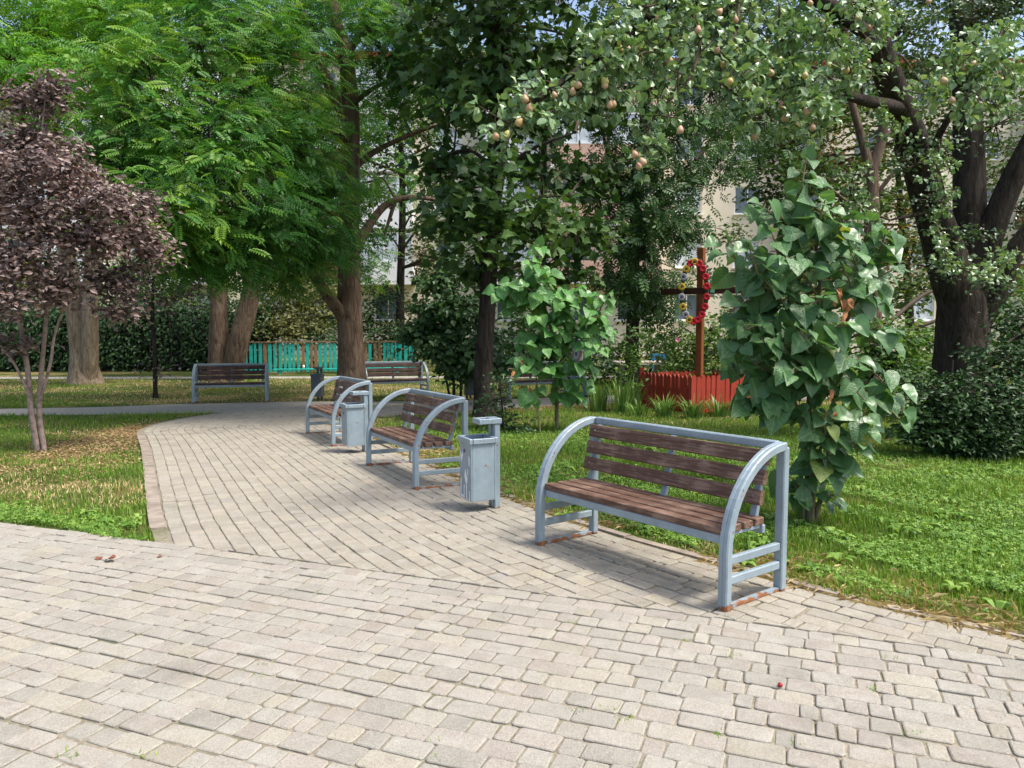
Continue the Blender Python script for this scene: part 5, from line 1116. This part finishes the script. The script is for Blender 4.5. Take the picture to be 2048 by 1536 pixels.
# ---------------------------------------------------------------- apartment blocks behind
def block(name, label, x0, x1, y, floors, bays, wall_m, kinds, roof_m, seed, fh=2.85):
    r0 = random.Random(seed); zb = float(gz(30)); root = thing(name, label, 'building', ((x0 + x1) / 2, y, zb)); W_ = x1 - x0; bw = W_ / bays; H_ = floors * fh + 1.1
    mb = MB(); V, F = [], []
    ww, wh, rec = 1.45, 1.45, .16
    frame_m = {}
    def q(*p): b = len(mb.V); mb.V.extend(p); mb.F.append((b, b + 1, b + 2, b + 3))
    wins = []
    for f in range(floors):
        for k in range(bays):
            xa, xb = -W_ / 2 + k * bw, -W_ / 2 + (k + 1) * bw; za, zb_ = 1.0 + f * fh, 1.0 + (f + 1) * fh
            cx = (xa + xb) / 2; l, r_ = cx - ww / 2, cx + ww / 2; b_, t = za + .85, za + .85 + wh
            for A in (((xa, za), (l, zb_)), ((r_, za), (xb, zb_)), ((l, za), (r_, b_)), ((l, t), (r_, zb_))):
                (u0, v0), (u1, v1) = A; q((u0, 0, v0), (u1, 0, v0), (u1, 0, v1), (u0, 0, v1))
            q((l, 0, b_), (r_, 0, b_), (r_, rec, b_), (l, rec, b_)); q((l, 0, t), (l, rec, t), (r_, rec, t), (r_, 0, t)); q((l, 0, b_), (l, rec, b_), (l, rec, t), (l, 0, t)); q((r_, 0, b_), (r_, 0, t), (r_, rec, t), (r_, rec, b_))
            wins.append((cx, b_, f, k))
    q((-W_ / 2, 0, 0), (W_ / 2, 0, 0), (W_ / 2, 0, 1.0), (-W_ / 2, 0, 1.0)); zt = 1.0 + floors * fh
    q((-W_ / 2, 0, 0), (-W_ / 2, 0, zt), (-W_ / 2, 11, zt), (-W_ / 2, 11, 0)); q((W_ / 2, 0, 0), (W_ / 2, 11, 0), (W_ / 2, 11, zt), (W_ / 2, 0, zt)); q((-W_ / 2, 11, 0), (-W_ / 2, 11, zt), (W_ / 2, 11, zt), (W_ / 2, 11, 0))
    mb.build('wall', wall_m, root)
    MB().box((0, 5.4, zt + .12), (W_ + .8, 12, .24)).build('roof', roof_m, root)
    fr = MB()
    for c, s_ in (((0, 0, wh / 2), (.05, .06, wh - .002)), ((-ww / 2 + .035, 0, wh / 2), (.07, .07, wh - .002)), ((ww / 2 - .035, 0, wh / 2), (.07, .07, wh - .002)), ((0, 0, .035), (ww - .14, .07, .07)), ((0, 0, wh - .035), (ww - .14, .07, .07))): fr.box(c, s_)
    fr_me = fr.mesh('frame', M['white']); pane = [MB().box((0, .02, wh / 2), (ww - .1, .01, wh - .1)).mesh('pane', M[m_]) for m_ in ('glass', 'curtain', 'glass')]
    sill = MB().box((0, -.06, -.03), (ww + .1, .18, .05)).mesh('sill', M['white'])
    bal_me = {}
    for cx, b_, f, k in wins:
        o = obj('window', fr_me, root, (cx, rec - .05, b_)); obj('pane', r0.choice(pane), o); obj('sill', sill, o, (0, -rec + .05, 0))
        kd = kinds[(k) % len(kinds)]
        if kd and f > 0:
            d = 1.15; bx = thing('x', 'x', 'x'); bpy.data.objects.remove(bx)
            zf = b_ - .85
            bo = MB().box((0, -d / 2, -.07), (bw * .92, d, .14)).build('balcony', M['white_render'], root); bo.location = (cx, -.002, zf)
            pm = M[{'w': 'white_render', 'p': 'pink', 'b': 'brick', 'g': 'white_render'}[kd]]
            o2 = MB().box((0, -d + .03, .5), (bw * .92, .06, 1.0)).box((-bw * .46 + .03, -d / 2 + .03, .5), (.06, d - .06, 1.0)).box((bw * .46 - .03, -d / 2 + .03, .5), (.06, d - .06, 1.0)).build('parapet', pm, bo)
            if kd == 'b':
                m3 = MB()
                for j in range(7): m3.box((0, -d - .02, .12 + j * .13), (bw * .92, .03, .05))
                m3.build('railing', M['brick'], bo)
            if kd in 'wg' or r0.random() < .3:
                g = MB(); nn = 4; hw = bw * .46
                for j in range(nn + 1): g.box((-hw + .03 + j * (2 * hw - .06) / nn, -d + .03, 1.72), (.06, .06, 1.42))
                for zz in (1.035, 2.46): g.box((0, -d + .03, zz), (2 * hw, .07, .07))
                g.build('glazing_frame', M['white'], bo); MB().box((0, -d + .04, 1.72), (2 * hw - .1, .01, 1.36)).build('glazing', M['curtain'], bo)
    return root
block('apartment_block', 'white and cream apartment block with glazed balconies behind the trees at left', -34, 1.5, 41, 5, 11, M['cream'], ['w', None, 'b', 'w', None], M['roof_red'], 1)
block('apartment_block', 'pink balconied middle apartment block behind the dark maple', 1.8, 7.6, 40, 5, 2, M['cream'], ['p', 'p'], M['concrete'], 2)
block('apartment_block', 'beige apartment block behind the cross at right', 7.9, 46, 42, 5, 12, M['cream'], [None, None, 'b', None], M['roof_red'], 3)

# ---------------------------------------------------------------- lawns
rng = np.random.default_rng(77)
def blades(name, label_stuff, P, H, W, T, m, lean=.5):
    n = len(P); a = rng.random(n) * 6.283; o_ = np.c_[np.cos(a), np.sin(a)]; L = rng.random(n) * lean
    sd = np.c_[-o_[:, 1], o_[:, 0]]; z0 = gz(P[:, 1]) - .004
    V = np.zeros((n, 5, 3))
    for i, (t, w) in enumerate(((0, -.5), (0, .5), (.55, .42), (.55, -.42), (1, 0))):
        V[:, i, :2] = P + o_ * (L * H * t ** 1.6)[:, None] + sd * (W * w)[:, None]; V[:, i, 2] = z0 + H * t * (1 - .35 * L * t)
    k = np.arange(n)[:, None] * 5
    F = np.concatenate([k + np.array([0, 1, 2]), k + np.array([0, 2, 3]), k + np.array([3, 2, 4])])
    o = obj(name, npmesh(name, V.reshape(-1, 3), F, m, np.repeat(T, 5))); return tag(o, label_stuff, 'grass', kind='stuff')
def vnoise(P, f, seed):
    r = np.random.default_rng(seed); s = 0
    for k in range(5): d = r.normal(size=2) * f; s = s + np.sin(P @ d + r.random() * 6.28)
    return s / 5 ** .5
tree_d = SPX[::5]
def spine_side(P):
    """signed distance from the right kerb curve, positive on the path side"""
    out = np.zeros(len(P)); wid = np.zeros(len(P))
    for a in range(0, len(P), 20000):
        Q = P[a:a + 20000]; D = ((Q[:, None] - tree_d[None]) ** 2).sum(2); i = D.argmin(1)
        out[a:a + 20000] = ((Q - tree_d[i]) * SNX[::5][i]).sum(1); wid[a:a + 20000] = SW[::5][i]
    return out, wid
def lawn_mask(P, margin=.0):
    s_, w = spine_side(P); pl = side(P) > -.02 + .13 * vnoise(P, 2.2, 62)
    on_path = (s_ > -.06 + margin + .05 * np.minimum(vnoise(P, 3.0, 61), .6)) & (s_ < w + .05 - margin)
    y = P[:, 1]; x = P[:, 0]
    lo = np.interp(x, [-60, -25, -11, -6.25, -4.5, -3], [12, 13.5, 14.45, 15.05, 15.2, 15.2]); hi = np.interp(x, [-60, -25, -11, -7.4, -5.5, -3.4, -1.5], [13.5, 15, 15.95, 17.2, 17.75, 17.9, 18])
    cp = (x < -2.5) & (y > lo) & (y < hi); fp = (y > 24.8 + .015 * (x + 20)) & (y < 25.8 + .02 * (x + 20))
    return ~(pl | on_path | cp | fp), s_, w
def scatter(n, x0, x1, y0, y1, near=1.0):
    """denser towards the camera"""
    Y = y0 * (y1 / y0) ** rng.random(n) if near else rng.uniform(y0, y1, n)
    X = rng.uniform(-1, 1, n); lim = .75 * Y + .6; X = X * lim; ok = (X > x0) & (X < x1); return np.c_[X[ok], Y[ok]]
P = scatter(330000, -30, 30, 3.2, 26); ok, s_, w = lawn_mask(P); P, s_, w = P[ok], s_[ok], w[ok]
right = s_ < 0
litter = ((P[:, 0] + 5.6) / .75) ** 2 + ((P[:, 1] - 11.6) / 2.6) ** 2 < 1
litter |= ((P[:, 0] + 3.0) / .8) ** 2 + ((P[:, 1] - 12.7) / .9) ** 2 < 1
dry = vnoise(P, 1.6, 1) * .5 + vnoise(P, 4.5, 2) * .35 + rng.normal(0, .35, len(P))
dry += np.where((P[:, 1] > 17.2) & (P[:, 1] < 24.5) & (P[:, 0] < 0), 1.05, 0)                     # parched lawn beyond the cross path, its extra straw also standing in for sunlight
dry += np.where(~right & (P[:, 1] < 13), .35 * (P[:, 0] > -6) + .15, 0)
dry += np.where(right & (s_ > -.75) & (P[:, 1] < 14), .62 * np.clip((.8 + s_) / .45, 0, 1), 0) + np.where(right & (s_ < -.8), .10, 0)
isdry = dry > .78; dens = rng.random(len(P)) < np.where(litter, .12, np.where(isdry, .55 + .45 * (P[:, 1] > 16), 1.0))
P, isdry, right, dry = P[dens], isdry[dens], right[dens], dry[dens]; n = len(P); Y = P[:, 1]
H = rng.uniform(.03, .085, n) * np.where(isdry, .7, 1.0) * np.where(right & (Y > 6), 1.15, 1) * (1 + .25 * vnoise(P, 3, 5)).clip(.6, 1.6); Wd = rng.uniform(.0045, .008, n) * (1 + Y * .06)
tn = np.clip(.42 + .16 * vnoise(P, 1.2, 9) + rng.normal(0, .2, n) + .12 * dry, 0, 1)
g_ = ~isdry
blades('lawn_grass', 'short green lawn grass on both sides of the path', P[g_], H[g_], Wd[g_], tn[g_], M['blade'])
blades('dry_grass', 'parched straw coloured grass patches in the lawns', P[isdry], H[isdry], Wd[isdry], np.clip(rng.normal(.5, .25, isdry.sum()), 0, 1), M['dryblade'], 1.3)
# clover and small weeds on the right lawn and the plaza edge of the left lawn
P = scatter(130000, -6, 14, 3.2, 13); ok, s_, w = lawn_mask(P, -.05); P, s_ = P[ok], s_[ok]
pat = vnoise(P, 1.3, 21) + .6 * vnoise(P, 3.7, 22)
ok = ((s_ < -.25) & (pat > -.45) & (P[:, 1] < 12)) | ((s_ > 0) & (side(P) > -.45) & (pat > -.2)); P = P[ok]; n = len(P)
tri_V, tri_F = [], []
for k in range(3):
    a = k * 2.094; d = np.array([math.cos(a), math.sin(a)]); e = np.array([-d[1], d[0]]); b = len(tri_V)
    for t, s_ in ((.05, 0), (.6, .42), (1, .2), (1, -.2), (.6, -.42)): q = d * t + e * s_; tri_V.append((q[0], q[1], .12 * abs(s_) - .15 * t))
    tri_F += [(b, b + 4, b + 3), (b, b + 3, b + 2), (b, b + 2, b + 1)]
CP = np.c_[P, gz(P[:, 1]) + rng.uniform(.015, .055, n)]
V, F = leaves(CP, np.c_[rng.normal(size=(n, 2)), rng.normal(0, .2, n)], np.array([.1, -.35, 1.0]) + rng.normal(0, .3, (n, 3)), rng.uniform(.011, .023, n), (np.array(tri_V), np.array(tri_F)))
o = obj('clover', npmesh('clover', V, F, M['clover'], np.repeat(np.clip(rng.normal(.5, .25, n), 0, 1), len(tri_V)))); tag(o, 'bright green clover and low weeds in the right lawn', 'ground cover', kind='stuff')
# broad weeds (dandelion and plantain rosettes)
V, F, T = [], [], []; k0_ = 0
P = scatter(380, -5, 12, 3.6, 11); ok, s_, w = lawn_mask(P, -.02); P = P[ok & ((s_ < 0) | (side(P) > -.6))]
for p in P:
    for i in range(rng.integers(4, 9)):
        a = rng.random() * 6.28; L = rng.uniform(.05, .12); d = np.array([math.cos(a), math.sin(a)]); e = np.array([-d[1], d[0]]); z = float(gz(p[1]))
        for t, w_ in ((0, .006), (.5, .018), (.8, .014), (1, .001)):
            for sg in (-1, 1): q = p + d * L * t + e * w_ * sg; V.append((q[0], q[1], z + .015 + .05 * math.sin(t * 2.4)))
        T += [rng.random()] * 8; F += [(k0_ + 2 * j, k0_ + 2 * j + 1, k0_ + 2 * j + 3, k0_ + 2 * j + 2) for j in range(3)]; k0_ += 8
o = obj('broadleaf_weeds', npmesh('broadleaf_weeds', np.array(V), np.array(F), M['clover'], np.array(T))); tag(o, 'broad leaved weed rosettes scattered in the lawn', 'ground cover', kind='stuff')
# straw and leaf litter
def flakes(name, lab, P, size, m, flat=.25, wid=.45):
    n = len(P); V, F = leaves(np.c_[P, gz(P[:, 1]) + rng.uniform(.006, .03, n)], np.c_[rng.normal(size=(n, 2)), rng.normal(0, .12, n)], np.array([0, 0, 1.0]) + rng.normal(0, flat, (n, 3)), rng.uniform(.5, 1.3, n) * size, T_diamond(wid, .1, .05))
    o = obj(name, npmesh(name, V, F, m, np.repeat(rng.random(n), 4))); tag(o, lab, 'leaf litter', kind='stuff')
n = 9000; t = rng.random((n, 2)); A = np.c_[-5.75 + rng.normal(0, .5, n), 11.5 + rng.normal(0, 1.5, n)]; B_ = np.c_[-3.1 + rng.normal(0, .45, n // 2), 12.75 + rng.normal(0, .4, n // 2)]; B2 = np.c_[rng.uniform(-8, -4.4, n // 2), rng.normal(8.9, .7, n // 2)]; P = np.vstack([A, B_, B2]); ok, _, _ = lawn_mask(P, 0)
extra = np.vstack([B_[:800]]); P = np.vstack([P[ok]])
flakes('leaf_litter', 'brown dry leaf litter along the kerb of the left lawn', P, .045, M['litter'])
i_ = rng.integers(0, len(SPX) // 2, 26000); P = SPX[i_] - SNX[i_] * (.0 + np.abs(rng.normal(0, .26, 26000)))[:, None]; P = P[(side(P) < -.02) & (vnoise(P, 2.4, 71) > -.5)]
flakes('straw_litter', 'pale straw and clippings along the right kerb', P, .10, M['dryblade'], .3, .07)
# weeds in the joints
V, F, T = [], [], []; k0_ = 0
spots = [(145, 1525), (150, 1510), (290, 1525), (870, 1490), (860, 1530), (1090, 1360), (1155, 1435), (1375, 1290), (1750, 1390), (2010, 1450), (1830, 1480), (515, 1365), (530, 1340), (380, 1335), (1780, 1325), (1250, 1450), (700, 1100), (350, 1010), (335, 990), (430, 1040), (640, 1195), (710, 1290), (1430, 1480), (1600, 1500), (200, 1440), (1135, 1255), (660, 1160), (835, 1165), (1085, 1160), (900, 1260), (1225, 1430), (1470, 1320)]
for sx, sy in spots:
    d = at(sx, sy, 1.0) - np.array([0, 0, CAMH]); tt = -CAMH / d[2]; c = np.array([d[0], d[1]]) * tt
    for i in range(rng.integers(6, 20)):
        p = c + rng.normal(0, .015, 2) * np.array([1.5, .8]); a = rng.random() * 6.28; dd = np.array([math.cos(a), math.sin(a)]); L = rng.uniform(.012, .036); e = np.array([-dd[1], dd[0]]) * .0028
        zb = float(gz(p[1])) + .02
        for q, z in ((p - e, zb), (p + e, zb), (p + dd * L * .7, zb + L * .6)): V.append((q[0], q[1], z))
        T += [min(1, max(0, rng.normal(.55, .25)))] * 3; F.append((k0_, k0_ + 1, k0_ + 2)); k0_ += 3
o = obj('joint_weeds', npmesh('joint_weeds', np.array(V), np.array(F), M['blade'], np.array(T))); tag(o, 'tiny weed tufts growing in the paving joints', 'weeds', kind='stuff')

# ---------------------------------------------------------------- small things on the paving
def drop(name, lab, cat, sx, sy, size, m, seed, group='things dropped on the paving'):
    d = at(sx, sy, 1.0) - np.array([0, 0, CAMH]); t = -CAMH / d[2]; V, F = T_heart(seed); V = np.array(V) * size; V[:, 2] -= V[:, 2].min()
    o = obj(name, pdmesh(name, V, F, m, True)); y = d[1] * t; o.location = (d[0] * t, y, float(gz(y)) + TOP + .001); o.rotation_euler = (0, 0, seed * 1.7); tag(o, lab, cat, group)
drop('fallen_leaf', 'reddish brown curled leaf on the left paving', 'leaf', 230, 1131, .07, M['clay'], 1)
drop('fallen_leaf', 'small brown leaf just left of the curled one on left paving', 'leaf', 200, 1124, .05, M['clay'], 2)
drop('fallen_leaf', 'small dark brown leaf on the paving at left centre', 'leaf', 315, 1122, .035, M['clay'], 3)
ch_ = MB().lathe([(.001, 0), (.006, .001), (.0105, .007), (.011, .012), (.008, .019), (.001, .021)], 12).build('cherry', M['cherry'], None, True)
d = at(1560, 1386, 1.0) - np.array([0, 0, CAMH]); t = -CAMH / d[2]; ch_.location = (d[0] * t, d[1] * t, TOP - .001); tag(ch_, 'single small red cherry lying on the right paving', 'cherry')
print('objects', len(bpy.data.objects), 'tris', sum(len(o.data.polygons) for o in bpy.data.objects if o.type == 'MESH'))
